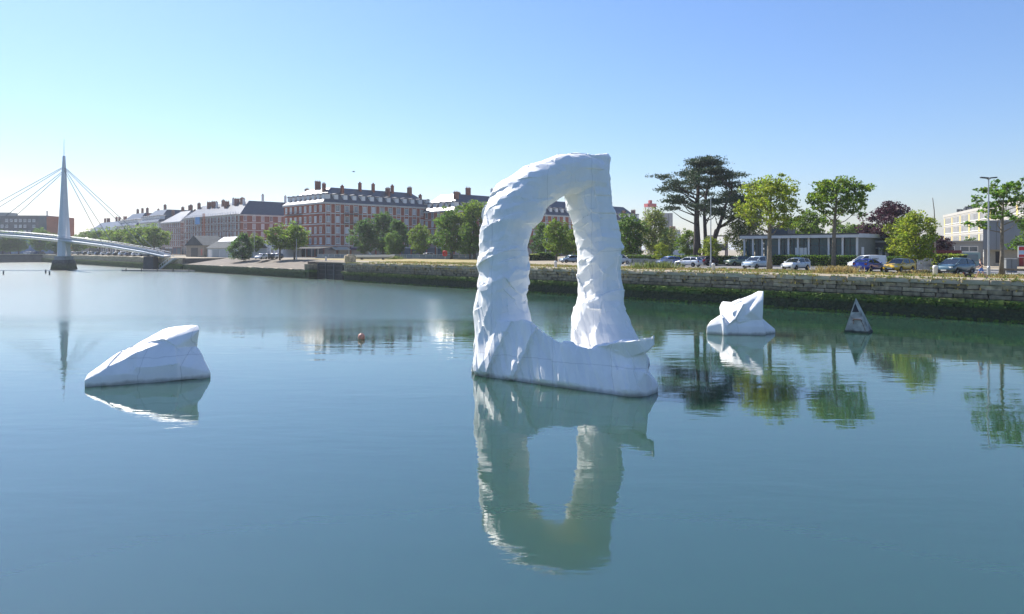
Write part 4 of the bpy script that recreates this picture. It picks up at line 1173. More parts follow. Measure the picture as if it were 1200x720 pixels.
# low grey building left of it
yL = 118.0
lg = thing('low_grey_shed', 'low grey flat building with dark strip windows in front of the school', 'building', (XY(1152, yL).x, yL, ZQ), R(-31))
MB().box(-14, 0, 0, 9, -.2, 3.9).build('wall', mat('shed_grey', (.30, .31, .32), .7, .3, var=.1), lg); MB().box(-14.3, .3, -.4, 9.3, 3.9, 4.15).build('roof', M_concrete2, lg)
for i in range(4): window(lg, -12.2 + i * 3.4, -.04, 2.2, 2.6, 1.0, 0, .1)
sh2 = thing('red_shelter', 'small dark red kiosk canopy with a pale green door', 'shelter', (XY(1152, 100).x, 100, ZQ), R(-31))
MB().box(-7, -2.6, 0, 2.5, 2.1, 2.5).build('canopy', mat('red_canopy', (.22, .05, .05), .7, .3), sh2)
for x in (-6.8, -2.8): MB().box(x - .06, x + .06, .1, .22, 0, 2.1).build('post', M_dksteel, sh2)
MB().box(-6.9, -2.7, 2.3, 2.45, 0, 2.1).build('back_panel', mat('dark_red_panel', (.12, .04, .04), .7, .3), sh2)
MB().box(-2.4, -.3, .2, 1.2, 0, 2.2).build('booth', mat('pale_green_booth', (.30, .42, .40), .6, .4), sh2)
MB().box(-2.1, -.6, .14, .2, .9, 1.9).build('booth_window', M_pane, sh2)

# ------------------------------------------------------------------ far port: crane, stacks, gantry, grain building
cr = thing('harbour_crane', 'tall red and white lattice tower of a distant harbour crane', 'crane', (XY(762, 420).x, 420, ZQ), R(20))
M_cw = mat('crane_white', (.62, .60, .60), .5, .4); M_cr = mat('crane_red', (.45, .10, .10), .5, .4)
for dx in (-3, 3):
    for dy in (-2, 2): MB().box(dx - .35, dx + .35, dy - .35, dy + .35, 0, 31).build('leg', M_cw, cr)
for k in range(8):
    z = k * 3.9
    b = MB(); b.tube((-3, -2, z), (3, -2, z + 3.9), .2, n=4); b.tube((3, -2, z), (-3, -2, z + 3.9), .2, n=4); b.tube((-3, 2, z), (3, 2, z + 3.9), .2, n=4); b.build('brace', M_cr if k % 3 == 2 else M_cw, cr)
MB().box(-3.6, 3.6, -2.6, 2.6, 31, 33.2).build('head', M_cr, cr); MB().box(-1, 1, -1, 1, 33.2, 35.5).build('cab', M_cr, cr)
cr.scale = (.85, .85, .92)
pw = thing('power_stack_group', 'three slim grey exhaust stacks of a distant power station', 'stacks', (XY(780, 520).x, 520, ZQ))
for k in range(3): MB().lathe([(2.0, 0), (1.8, 29), (1.9, 29.4), (1.9, 30)], 12, (k * 3.6 - 3.6, 0)).build('stack', M_concrete2, pw, smooth=False)
wh = thing('white_port_building', 'white ribbed port building with a stepped tower in the distance', 'building', (XY(795, 300).x, 300, ZQ))
for i in range(14): MB().box(-8 + i * 1.25, -8 + i * 1.25 + 1.1, 0, 12, 0, 5.6).build('ribbed_panel', M_whitewall, wh)
MB().box(-8, 1.5, 2, 10, 5.6, 9.8).build('tower', M_concrete, wh); MB().box(-1, 1.6, 3, 6, 9.8, 11.2).build('stair_tower', M_concrete, wh); MB().box(-2.6, -.6, 3, 6, 9.8, 12.8).build('flue', mat('dull_red', (.30, .14, .12), .7, .3), wh)
gn = thing('steel_gantry', 'dark purple steel gantry frame beyond the cypress', 'gantry', (XY(841, 190).x, 190, ZQ), R(-5))
M_g = mat('gantry_paint', (.09, .07, .09), .6, .4)
for x in (-2.6, 2.6): 
    for y in (0, 2): MB().box(x - .17, x + .17, y - .17, y + .17, 0, 6.4).build('post', M_g, gn)
MB().box(-2.8, 2.8, -.2, 2.2, 6.2, 6.5).build('top_beam', M_g, gn); MB().box(-2.6, 2.6, .2, 1.9, 2.3, 4.1).build('cabin', M_dksteel, gn)

# ------------------------------------------------------------------ trees
def leaf_quads(C, size, g, up=0.35, aspect=0.62):
    n = len(C)
    nv = g.normal(size=(n, 3)); nv[:, 2] = np.abs(nv[:, 2]) + up; nv /= np.linalg.norm(nv, axis=1)[:, None]
    a = np.cross(nv, g.normal(size=(n, 3))); a /= np.linalg.norm(a, axis=1)[:, None]
    b = np.cross(nv, a)
    s = size * g.uniform(.6, 1.35, n)
    A, B = a * s[:, None], b * (s * aspect)[:, None]
    bend = nv * (s * .18)[:, None]
    V = np.stack([C - A, C + B - bend, C + A, C - B - bend], 1).reshape(-1, 3)
    return V
def make_tree(seed, H, trunk_h, rx, crown_lo, r0, lobes, clumps, leaves, leaf, lm, bark, shape='round', clump_r=.9, lean=(0, 0), multi=1, flat=.7, hollow=.35):
    """returns (trunk mesh, crown mesh); the crown is built of many leaf clumps on real limbs"""
    g = np.random.default_rng(seed); r = random.Random(seed)
    tb = MB(); LC = []
    zc = (crown_lo + H) / 2; rz = (H - crown_lo) / 2
    stems = []
    for m in range(multi):
        a = 2 * math.pi * m / multi + .5
        ox, oy = (0, 0) if multi == 1 else (math.cos(a) * r0 * 1.1, math.sin(a) * r0 * 1.1)
        tx, ty = lean[0] + (0 if multi == 1 else math.cos(a) * rx * .22), lean[1] + (0 if multi == 1 else math.sin(a) * rx * .22)
        top = H - rz * .55
        P = [Vector((ox, oy, -.25)), Vector((ox + tx * .15 + r.uniform(-.1, .1), oy + ty * .15, trunk_h * .4)), Vector((ox + tx * .45, oy + ty * .45 + r.uniform(-.1, .1), trunk_h)), Vector((ox + tx * .8, oy + ty * .8, (trunk_h + top) / 2)), Vector((ox + tx, oy + ty, top))]
        k = 1.0 if multi == 1 else .72
        tb.path(P, [r0 * 1.35 * k, r0 * k, r0 * .78 * k, r0 * .5 * k, r0 * .18 * k], 9); stems.append(P)
    for i in range(lobes):
        P = stems[i % multi]
        # lobe centre
        th = 2 * math.pi * (i * .618 + r.uniform(-.06, .06)); v = (i + .5) / lobes
        if shape == 'umbrella': zz = .05 + .85 * v ** .6; rad = rx * math.sqrt(max(.05, 1 - (zz * 1.02 - .12) ** 2)) * r.uniform(.45, .85)
        elif shape == 'cone': zz = v; rad = rx * (1.02 - zz * .86) * r.uniform(.5, .9)
        else:
            zz = v; rad = rx * math.sqrt(max(.04, 1 - (2 * zz - 1) ** 2)) * r.uniform(.30, 1.0)
        c = Vector((lean[0] + math.cos(th) * rad, lean[1] + math.sin(th) * rad, crown_lo + zz * (H - crown_lo) * .96))
        s0 = min(.95, max(.25, (c.z - rad * .75 - trunk_h * .6) / (H - trunk_h)))
        # start point on the stem
        zs = max(trunk_h * .85, min(P[-1].z, c.z - rad * .7))
        for q in range(len(P) - 1):
            if P[q].z <= zs <= P[q + 1].z:
                f_ = (zs - P[q].z) / (P[q + 1].z - P[q].z); st = P[q].lerp(P[q + 1], f_); break
        else: st = P[-1].copy()
        mid = st.lerp(c, .5) + Vector((r.uniform(-.3, .3), r.uniform(-.3, .3), -.12 * rad))
        lr_ = max(.05, r0 * .36 * (1 - .4 * zz))
        tb.path([st, mid, c], [lr_, lr_ * .65, lr_ * .25], 6)
        for j in range(clumps):
            d = Vector((r.gauss(0, 1), r.gauss(0, 1), r.gauss(0, 1) * flat)).normalized() * r.uniform(hollow, 1) * rx * .36
            cc = c + d
            if r.random() < .55: tb.path([mid.lerp(c, .6), c.lerp(cc, .5) + Vector((0, 0, -.08)), cc], [lr_ * .35, lr_ * .25, .018], 4)
            n = int(leaves * r.uniform(.6, 1.3)); cr_ = clump_r * r.uniform(.6, 1.2)
            q = g.normal(size=(n, 3)); q /= np.linalg.norm(q, axis=1)[:, None]; q *= (g.uniform(.2, 1, n) ** .5)[:, None] * cr_
            q[:, 2] *= flat
            LC.append(np.array(cc) + q)
    C = np.concatenate(LC)
    V = leaf_quads(C, leaf, g)
    me = np_mesh('crown', V, np.arange(len(V)).reshape(-1, 4), lm)
    return tb.mesh('trunk', bark, smooth=True, fix=False), me
TREES = {}
def tree(kind, label, xy, rot=0.0, s=1.0, group=None, name=None, z=ZQ, sz=None):
    tr, cr_ = TREES[kind]
    t = thing(name or 'tree', label, 'tree', (xy[0], xy[1], z), rot, group)
    t.scale = (s, s, sz or s)
    link(tr, 'trunk', t); link(cr_, 'crown', t)
    return t
TREES['plane_a'] = make_tree(1, 12.4, 5.2, 4.7, 4.9, .30, 24, 9, 34, .17, L_yel, M_barkg, 'umbrella', .75, (.2, 0), flat=.6)
TREES['plane_b'] = make_tree(2, 11.6, 6.0, 3.6, 5.8, .24, 20, 8, 34, .17, L_plane, M_barkg, 'umbrella', .7, (-.5, 0), flat=.6)
TREES['ailanthus'] = make_tree(3, 9.6, 4.9, 2.9, 4.4, .17, 18, 6, 20, .17, L_mid, M_barkg, 'umbrella', .5, (-.2, 0), flat=.45)
TREES['round_dark'] = make_tree(4, 13.0, 3.0, 5.0, 2.4, .32, 30, 12, 30, .23, L_dark, M_bark, 'round', .85, hollow=.5)
TREES['round_mid'] = make_tree(5, 10.0, 2.6, 4.2, 2.0, .26, 26, 12, 28, .20, L_mid, M_bark, 'round', .75, hollow=.5)
TREES['round_yel'] = make_tree(6, 9.0, 2.6, 3.7, 2.2, .22, 24, 11, 26, .19, L_plane, M_bark, 'round', .68, hollow=.5)
TREES['birch'] = make_tree(7, 10.5, 2.8, 4.0, 2.2, .20, 26, 10, 34, .18, L_willow, M_barkg, 'round', .9, flat=1.3)
TREES['street'] = make_tree(8, 7.2, 2.7, 3.3, 2.8, .17, 16, 8, 30, .22, L_plane, M_bark, 'round', .8)
TREES['plum'] = make_tree(9, 8.6, 2.2, 3.6, 2.0, .22, 22, 9, 30, .20, L_plum, M_bark, 'round', .85)
TREES['bush'] = make_tree(10, 6.0, .9, 3.0, .4, .15, 20, 9, 30, .20, L_dark, M_bark, 'round', .8)
TREES['young'] = make_tree(11, 8.2, 2.2, 3.2, 1.7, .14, 22, 8, 30, .18, L_yel, M_bark, 'round', .75)

# big flat topped cypress: several stems, tiered plates of dark foliage
def make_cypress(seed=21, H=18.6, rx=7.7):
    g = np.random.default_rng(seed); r = random.Random(seed); tb = MB(); LC = []
    stems = [[Vector((0, 0, -.3)), Vector((.0, 0, 4)), Vector((-.1, 0, 8.5)), Vector((.2, .1, 13)), Vector((.4, 0, 17.6))],
             [Vector((1.3, .3, -.3)), Vector((1.6, .3, 4)), Vector((1.4, .5, 9.5)), Vector((2.0, .6, 14)), Vector((3.0, .6, 16.5))],
             [Vector((1.9, -.2, -.3)), Vector((2.7, -.2, 3.5)), Vector((4.0, -.3, 7.2)), Vector((5.0, -.3, 10.5)), Vector((6.2, -.4, 13.5))],
             [Vector((2.7, -.2, 3.5)), Vector((3.4, .3, 6)), Vector((5.6, .4, 7.6)), Vector((7.6, .5, 9.0)), Vector((9.0, .4, 10.4))]]
    for P, w in zip(stems, (.72, .42, .5, .3)):
        tb.path(P, [w * 1.15, w * .85, w * .62, w * .42, w * .14], 9)
    plates = []
    for i in range(60):
        v = r.random(); z = 8.2 + v * 10.0
        th = r.uniform(0, 2 * math.pi)
        reach = rx * (.62 + .5 * math.sin(math.pi * min(1, .25 + v * .8))) * (1 - .72 * max(0, v - .62) / .38)
        rad = reach * math.sqrt(r.uniform(.12, 1))
        c = Vector((1.6 + math.cos(th) * rad, math.sin(th) * rad * .9, z))
        if math.cos(th) < -.2 and z < 9.5: continue
        plates.append((c, th, rad))
    plates += [(Vector((-6.6, .5, 15.6)), math.pi, 7.5), (Vector((-6.0, -.5, 13.2)), math.pi, 6.8), (Vector((-5.2, .3, 11.2)), math.pi, 6), (Vector((-5.0, 0, 9.9)), math.pi, 5.6), (Vector((9.6, 0, 14.0)), 0, 8), (Vector((9.9, .3, 11.8)), 0, 8), (Vector((9.4, 0, 9.2)), 0, 7.6), (Vector((.6, 0, 18.6)), 0, .5), (Vector((7.4, .3, 15.9)), 0, 6)]
    for (c, th, rad) in plates:
        P = min(stems, key=lambda S: min((Vector((c.x, c.y, 0)) - Vector((p.x, p.y, 0))).length for p in S[2:]))
        zs = max(6.5, c.z - rad * .38 - .6)
        st = min((P[q].lerp(P[q + 1], f_ / 6) for q in range(1, 4) for f_ in range(7)), key=lambda p: abs(p.z - zs))
        mid = st.lerp(c, .55) + Vector((0, 0, -.35))
        tb.path([st, mid, c], [.13, .085, .03], 5)
        dr = Vector((math.cos(th), math.sin(th), 0)); sd_ = Vector((-dr.y, dr.x, 0))
        for j in range(9):
            o = dr * r.uniform(-1.7, 1.5) + sd_ * r.uniform(-1.5, 1.5)
            cc = c + o + Vector((0, 0, .22 * r.uniform(-1, 1) + .1 * o.dot(dr)))
            n = r.randint(34, 60)
            q = g.normal(size=(n, 3)) * np.array([.62, .62, .17])
            LC.append(np.array(cc) + q)
    C = np.concatenate(LC); n = len(C)
    # short upswept sprays
    d = g.normal(size=(n, 3)); d[:, 2] = np.abs(d[:, 2]) * .7 + .1; d /= np.linalg.norm(d, axis=1)[:, None]
    sdv = np.cross(d, g.normal(size=(n, 3))); sdv /= np.linalg.norm(sdv, axis=1)[:, None]
    l = g.uniform(.22, .5, n)[:, None]; w = g.uniform(.06, .13, n)[:, None]
    V = np.stack([C - sdv * w * .5, C + d * l * .5 - sdv * w, C + d * l, C + d * l * .5 + sdv * w], 1).reshape(-1, 3)
    return tb.mesh('trunk', mat('cypress_bark', (.075, .06, .055), .9, .2, var=.3, vscale=3, bump=.5), smooth=True, fix=False), np_mesh('crown', V, np.arange(4 * n).reshape(-1, 4), L_cyp)
TREES['cypress'] = make_cypress()
def qxy(x, t): p = W(pu(x, t), t); return (p.x, p.y)
cyY = 122.0
tree('cypress', 'huge flat topped dark cypress with several bare trunks behind the car park', XY(817, cyY), 0.0, 1.0, name='cypress_tree')
# trees standing along the quay at the car park
tree('plane_a', 'broad airy yellow green tree with a straight trunk beside a pale blue car', qxy(902, 16), .6, 1.0, name='quay_tree')
tree('plane_b', 'slim leaning green tree before the glass front pavilion', qxy(977, 15.5), 1.9, 1.0, name='quay_tree')
tree('ailanthus', 'thin leafy tree with feathery tufts beside the tall lamp post', qxy(1173, 13), 2.6, 1.05, name='quay_tree')
tree('young', 'bright green young tree beside the yellow car', qxy(1073, 22), 1.0, .86, name='young_tree')
tree('plum', 'dark purple leaved plum tree behind the bright green young tree', XY(1044, 108), .3, 1.15, name='plum_tree')
tree('plum', 'small dark plum bush in front of the low grey building', XY(1101, 112), 1.3, .55, name='plum_tree')
tree('young', 'light green tree crowding against the purple plum tree', XY(1058, 104), 2.2, .85, name='young_tree')
tree('birch', 'pale drooping birch at the left end of the glass front pavilion', XY(878, 121), .5, 1.0, name='birch_tree')
tree('round_yel', 'yellow green tree crown rising behind the pavilion roof', XY(950, 128), .2, 1.05, name='garden_tree')
tree('round_yel', 'leafy green tree behind the pavilion near its dark roof plant', XY(925, 132), 1.4, .95, name='garden_tree')
for i, x in enumerate((985, 1000, 1012, 1024)):
    tree('round_yel', 'low green tree in the distant row behind the pavilion roof', XY(x, 170), i * 1.3, .95, 'distant row behind the pavilion', name='garden_tree')
tree('round_mid', 'dark green shrub tree in front of the white school', XY(1137, 122), .4, .45, name='garden_tree')
tree('round_mid', 'green tree at the right side of the grey metal hall', XY(1222, 95), .4, .8, name='garden_tree')
# behind the arch and to its right
tree('birch', 'pale silvery birch above the clipped hedge right of the arch', XY(767, 143), 1.1, 1.0, name='birch_tree')
tree('round_mid', 'green tree right beside the arch above the metal barriers', XY(738, 140), .2, .92, name='street_tree')
tree('round_dark', 'darker green tree behind the pale silvery birch', XY(781, 165), .2, .58, name='street_tree')
tree('round_yel', 'small bright green tree between the white port building and the cypress', XY(806, 132), 2.2, .68, name='street_tree')
tree('young', 'slender sapling in front of the clipped hedge', XY(776, 122), 2.2, .45, name='sapling')
tree('young', 'young tree at the foot of the cypress by the lamp post', XY(834, 112), 2.9, .55, name='sapling')
tree('round_yel', 'light green rounded tree framed inside the arch', XY(652, 148), .6, .95, name='street_tree')
tree('round_yel', 'bright green tree framed inside the arch beside the rear leg', XY(678, 150), 1.9, .85, name='street_tree')
tree('round_dark', 'deep green tree framed inside the arch behind the light ones', XY(636, 175), 1.9, .7, name='street_tree')
tree('round_dark', 'deep green tree behind the rear leg of the arch', XY(690, 185), .9, .75, name='street_tree')
tree('round_dark', 'dark roadside tree showing through the arch opening at its right', XY(665, 180), 2.9, .6, name='street_tree')
# before the red block
tree('round_dark', 'big dark green tree against the side of the large red brick block', XY(427, 203), .3, .86, name='street_tree')
tree('round_dark', 'tall dark green tree covering the middle of the large red brick block', XY(449, 206), 1.2, 1.02, name='street_tree')
tree('round_dark', 'dark green tree close to the right end of the large red brick block', XY(466, 200), 2.4, .84, name='street_tree')
tree('round_mid', 'mid green tree before the far corner of the large red brick block', XY(461, 193), 2.0, .72, name='street_tree')
tree('round_yel', 'spreading light green tree behind the railing by the silver car', XY(492, 190), .4, 1.0, name='street_tree')
tree('round_mid', 'tall mid green tree with a clear trunk by the red lifebuoy', XY(529, 184), .8, 1.3, name='street_tree')
tree('plane_b', 'tall yellow green tree at the left edge of the arch', XY(556, 180), .8, 1.35, name='street_tree')
tree('round_mid', 'leafy tree low behind the left leg of the arch', XY(551, 176), 2.8, .95, name='street_tree')
tree('round_dark', 'dark tree hidden behind the left leg of the arch', XY(580, 182), 2.8, .95, name='street_tree')
tree('street', 'round topped street tree left of the cafe terrace', XY(328, 178), .3, 1.15, name='street_tree')
tree('street', 'round topped street tree before the corner of the large red brick block', XY(345, 176), 1.8, 1.2, name='street_tree')
tree('bush', 'dark dense bush in front of the long boat store', XY(284, 186), 1.8, 1.1, name='bush')
tree('street', 'sparse small tree between the boat store and the white cafe', XY(299, 205), 2.8, .9, name='street_tree')
for i, x in enumerate((105, 117, 128, 138, 149, 160, 172, 181)):
    p = W(pu(x, 14), 14)
    tree('street', 'rounded tree in the row on the far quay behind the bridge deck', (p.x, p.y), i * 1.1, 1.5, 'row of trees on the far quay', name='street_tree')
for i, (x, s) in enumerate(((3, 1.2), (12, 1.0), (22, 1.15), (47, 1.3), (66, 1.0), (70, .9), (90, 1.0))):
    tree('round_mid', 'hazy green tree at the head of the basin below the hotel', XY(x, 338), i * 1.7, s * .95, 'trees at the head of the basin', name='street_tree')

# ------------------------------------------------------------------ hedges, grass, weeds
def hedge(name, label, p0, p1, h, w, seed, lm=None, n=None):
    p0, p1 = Vector(p0[:2]), Vector(p1[:2]); d = p1 - p0; L_ = d.length; a = math.atan2(d.y, d.x)
    t = thing(name, label, 'hedge', (p0.x, p0.y, ZQ), a)
    MB().box(.1, L_ - .1, -w / 2 + .12, w / 2 - .12, -.05, h - .12).build('inner_box', mat('hedge_core', (.02, .03, .01), .9, .2), t)  # solid dark box filling the hedge behind its leaves
    g = np.random.default_rng(seed); n = n or int(L_ * 130)
    f_ = g.integers(0, 3, n); C = np.stack([g.uniform(0, L_, n), g.uniform(-w / 2, w / 2, n), g.uniform(0, h, n)], 1)
    C[f_ == 0, 1] = -w / 2 + g.normal(0, .05, (f_ == 0).sum()); C[f_ == 1, 2] = h + g.normal(0, .05, (f_ == 1).sum()); C[f_ == 2, 1] = np.where(g.random((f_ == 2).sum()) < .7, -w / 2, w / 2) + g.normal(0, .06, (f_ == 2).sum())
    V = leaf_quads(C, .13, g); link(np_mesh('foliage', V, np.arange(len(V)).reshape(-1, 4), lm or L_hedge), 'foliage', t)
hedge('hedge', 'clipped hedge behind the metal barriers and parked cars', qxy(736, 38), qxy(884, 34.5), 1.5, 1.2, 1)
hedge('hedge', 'clipped green hedge along the front of the glass pavilion', qxy(906, 34), qxy(1004, 33.6), 1.7, 1.1, 2)
hedge('hedge', 'clipped hedge behind the white van', qxy(1040, 34.5), qxy(1072, 34.5), 1.6, 1.1, 3)
hedge('hedge', 'loose yellow green hedge above the dark teal car', qxy(1096, 30), qxy(1130, 29), 2.0, 1.8, 4, L_yel)
hedge('hedge', 'square clipped hedge block seen through the arch', XY(633, 160), XY(652, 158), 1.9, 2, 5)
hedge('hedge', 'low rounded shrub bed seen through the arch', XY(622, 158), XY(633, 160), 1.5, 1.4, 6, L_yel)
# dry grass strip
g = np.random.default_rng(77)
def strip(u0, u1, t0, t1, n, hgt, wid, m, seed, name, clump=0.12):
    gg = np.random.default_rng(seed); pts = []
    u = gg.uniform(u0, u1, n); t = gg.uniform(t0, t1, n)
    keep = (np.sin(u * .31) + np.sin(u * .83 + t) + np.sin(t * 1.3) + gg.uniform(-1.6, 1.6, n)) > -.6
    u, t = u[keep], t[keep]
    P = np.stack([DV.x * u + NV.x * (D0 + t), DV.y * u + NV.y * (D0 + t), np.full(len(u), ZQ - .02)], 1)
    o = tufts(name, P, hgt, wid, m, seed, None, 5); o['kind'] = 'stuff'; return o
strip(pu(1205, 6), 60, 5, 15, 3000, .30, .05, M_drygrass, 80, 'dry_grass') if False else None
GS = mat('straw_ground', (0.36, 0.285, 0.13), .95, .2, var2=(0.25, 0.215, 0.10), vscale=.5, world=True)
gsb = MB(); qrect(gsb, U_C + 2, 70, 5.5, 14.0, ZQ + .004); gsb.face([(XY(372, 175).x, 175, ZQ + .006), (XY(560, 128).x, 128, ZQ + .006), (XY(600, 180).x, 180, ZQ + .006), (XY(360, 196).x, 196, ZQ + .006)])
o = gsb.build('grass_verge', GS, fix=False); struct(o)
for nm, m, n, t0, t1, h_, sd_ in (('dry_grass', M_drygrass, 12000, 5.6, 13.8, .18, 81), ('green_weeds', M_weed, 2600, 4.6, 15.2, .24, 82)):
    o = strip(U_C, 40, t0, t1, n, h_, .07, m, sd_, nm); tag(o, 'dry straw coloured grass along the quay edge' if nm == 'dry_grass' else 'scattered green weeds growing among the dry quay grass', 'grass')
o = strip(U_C, 40, .3, 1.4, 1200, .16, .06, M_weed, 83, 'edge_weeds'); tag(o, 'low weeds growing along the quay coping', 'grass')
for (x, t, s) in ((742 + 20, 9, 1.1), (775, 10, 1.3), (976, 9, 1.1), (985, 9, 1.0), (1069, 12, .55), (462, 60, 1.2), (1078, 13, .6)):
    p = qxy(x, t) if t < 50 else XY(x, 180)
    gg = np.random.default_rng(int(x)); P = np.stack([p[0] + gg.normal(0, 1.1 * s, 60), p[1] + gg.normal(0, .5 * s, 60), np.full(60, ZQ)], 1)
    o = tufts('weed_clump', P, .7 * s, .06, M_drygrass if x > 900 else M_weed, int(x), None, 6); o['kind'] = 'stuff'; tag(o, 'tall weed clump on the quay verge', 'weeds')

# ------------------------------------------------------------------ vehicles
M_tyre = mat('tyre', (0.018, 0.018, 0.018), .85, .3)
M_rim = mat('rim', (0.45, 0.46, 0.47), .35, .5, metal=.7)
M_glass = mat('car_glass', (0.015, 0.02, 0.025), .04, .9)
M_lamp = mat('headlamp', (0.55, 0.58, 0.60), .1, .8)
M_tail = mat('tail_lamp', (0.30, 0.015, 0.015), .15, .7)
M_trim = mat('black_trim', (0.015, 0.015, 0.016), .5, .4)
M_plate = mat('number_plate', (0.65, 0.65, 0.62), .5, .3)
def paint(name, c, metal=0.0): return mat('paint_' + name, c, .32, .5, metal=metal, coat=.9)
def wheel_meshes():
    t = MB(); t.lathe([(.21, -.10), (.29, -.105), (.32, -.07), (.32, .07), (.29, .105), (.21, .10)], 20)
    r_ = MB(); r_.lathe([(.03, .085), (.20, .07), (.215, .10), (.215, -.1)], 20)
    for k in range(5):
        a = 2 * math.pi * k / 5; c_, s_ = math.cos(a), math.sin(a)
        r_.tube((.03 * c_, .03 * s_, .088), (.19 * c_, .19 * s_, .088), .028, .02, 5)
    return t.mesh('tyre', M_tyre, True), r_.mesh('rim', M_rim)
TY, RI = wheel_meshes()
# body stations: (x/L from front, z bottom, z belt/hood, half width factor)
KINDS = {
    'hatch': dict(L=4.1, w=1.74, h=1.50, belt=[(0, .62), (.02, .74), (.06, .80), (.24, .93), (.32, .95), (.7, 1.0), (.95, 1.02), (.985, .95), (1, .62)], ws=(.24, .42), rs=(.90, .985), roofz=[(.42, 1.44), (.55, 1.50), (.75, 1.49), (.90, 1.42)]),
    'suv': dict(L=4.4, w=1.84, h=1.62, belt=[(0, .70), (.02, .84), (.06, .92), (.25, 1.03), (.32, 1.05), (.7, 1.10), (.95, 1.12), (.985, 1.02), (1, .66)], ws=(.24, .40), rs=(.89, .985), roofz=[(.40, 1.55), (.55, 1.62), (.75, 1.60), (.89, 1.53)]),
    'coupe': dict(L=4.25, w=1.82, h=1.46, belt=[(0, .58), (.02, .70), (.06, .78), (.26, .92), (.34, .95), (.7, 1.02), (.95, 1.06), (.985, .98), (1, .62)], ws=(.26, .46), rs=(.80, .975), roofz=[(.46, 1.40), (.58, 1.46), (.70, 1.45), (.80, 1.38)]),
    'mpv': dict(L=4.35, w=1.83, h=1.66, belt=[(0, .64), (.02, .80), (.06, .88), (.17, 1.00), (.25, 1.03), (.7, 1.08), (.95, 1.10), (.985, 1.02), (1, .66)], ws=(.14, .40), rs=(.90, .985), roofz=[(.40, 1.60), (.52, 1.66), (.75, 1.64), (.90, 1.55)]),
    'van': dict(L=4.6, w=1.86, h=1.86, belt=[(0, .66), (.02, .84), (.06, .94), (.17, 1.06), (.25, 1.10), (.7, 1.12), (.95, 1.12), (.985, 1.1), (1, .66)], ws=(.15, .36), rs=(.97, .995), roofz=[(.36, 1.78), (.48, 1.86), (.75, 1.87), (.97, 1.84)]),
}
def interp(tab, x):
    for (a, b), (c, d) in zip(tab[:-1], tab[1:]):
        if a <= x <= c: return b + (d - b) * (x - a) / (c - a)
    return tab[-1][1] if x > tab[-1][0] else tab[0][1]
CARM = {}
def car_meshes(kind):
    if kind in CARM: return CARM[kind]
    K = KINDS[kind]; L_, w = K['L'], K['w'] / 2
    X = lambda f_: L_ / 2 - f_ * L_
    st = sorted(set([a for a, _ in K['belt']] + [.1, .14, .18, .22, .4, .5, .6, .74, .78, .82, .86, .9]))
    def hw(f_): return w * (1 - .16 * max(0, (.10 - f_) / .10) ** 1.6 - .10 * max(0, (f_ - .92) / .08) ** 1.6)
    body = MB(); prev = None
    wheels = (.19, .79)
    for f_ in st:
        zb = .22 + (.10 if f_ < .02 or f_ > .98 else 0)
        for wc in wheels:
            d = abs(f_ - wc) * L_
            if d < .36: zb = max(zb, .22 + math.sqrt(max(0, .36 ** 2 - d * d)) + .10)
        zt = interp(K['belt'], f_); h_ = hw(f_); x = X(f_)
        zm = min(zt - .02, max(zb + .02, .52))
        sec = [(0, zb), (h_ * .86, zb), (h_ * .97, max(zb, .36) if zb < .36 else zb + .01), (h_, zm + .04 if zm > zb else zb + .02), (h_ * .965, zt - .10 if zt - .10 > zm + .05 else zm + .06), (h_ * .88, zt), (h_ * .45, zt + .03), (0, zt + .04)]
        ring = [(x, y, z) for y, z in sec] + [(x, -y, z) for y, z in reversed(sec[1:-1])]
        s0 = len(body.v); body.v += ring; n = len(ring)
        if prev is not None:
            for i in range(n):
                j = (i + 1) % n; body.f.append((prev + i, prev + j, s0 + j, s0 + i)); body.m.append(0)
        else: body.f.append(tuple(s0 + i for i in reversed(range(n)))); body.m.append(0)
        prev = s0
    body.f.append(tuple(prev + i for i in range(n))); body.m.append(0)
    bm_ = body.mesh('body', [M_trim], True)
    # greenhouse
    (w0, w1), (r0, r1) = K['ws'], K['rs']
    bz = lambda f_: interp(K['belt'], f_) - .02
    rz = lambda f_: interp(K['roofz'], f_)
    rw_ = w * .74; bw = w * .90
    fs = [w1, (w1 * .7 + r0 * .3), (w1 * .4 + r0 * .6), r0]
    roof = MB(); prev = None
    for f_ in fs:
        x, z = X(f_), rz(f_)
        ring = [(x, -rw_ - .03, z - .06), (x, -rw_ * .8, z - .005), (x, 0, z + .025), (x, rw_ * .8, z - .005), (x, rw_ + .03, z - .06), (x, rw_ - .03, z - .09), (x, 0, z - .04), (x, -rw_ + .03, z - .09)]
        s0 = len(roof.v); roof.v += ring
        if prev is not None:
            for i in range(8):
                j = (i + 1) % 8; roof.f.append((prev + i, prev + j, s0 + j, s0 + i)); roof.m.append(0)
        else: roof.f.append(tuple(range(s0 + 7, s0 - 1, -1))); roof.m.append(0)
        prev = s0
    roof.f.append(tuple(prev + i for i in range(8))); roof.m.append(0)
    pil = MB()
    for s_ in (-1, 1):
        pil.tube((X(w0), s_ * bw, bz(w0)), (X(w1), s_ * rw_, rz(w1) - .07), .05, .045, 5)
        pil.tube((X(r1), s_ * bw * .97, bz(r1)), (X(r0), s_ * rw_, rz(r0) - .07), .075, .07, 5)
        m_ = (w1 + r0) / 2 + .02
        pil.tube((X(m_), s_ * bw, bz(m_)), (X(m_), s_ * rw_, rz(m_) - .07), .045, .04, 5)
    ws = MB(); ws.face([(X(w0), -bw * .97, bz(w0)), (X(w0), bw * .97, bz(w0)), (X(w1), rw_ * .97, rz(w1) - .05), (X(w1), -rw_ * .97, rz(w1) - .05)])
    rs_ = MB(); rs_.face([(X(r1), -bw * .92, bz(r1)), (X(r1), bw * .92, bz(r1)), (X(r0), rw_ * .95, rz(r0) - .05), (X(r0), -rw_ * .95, rz(r0) - .05)])
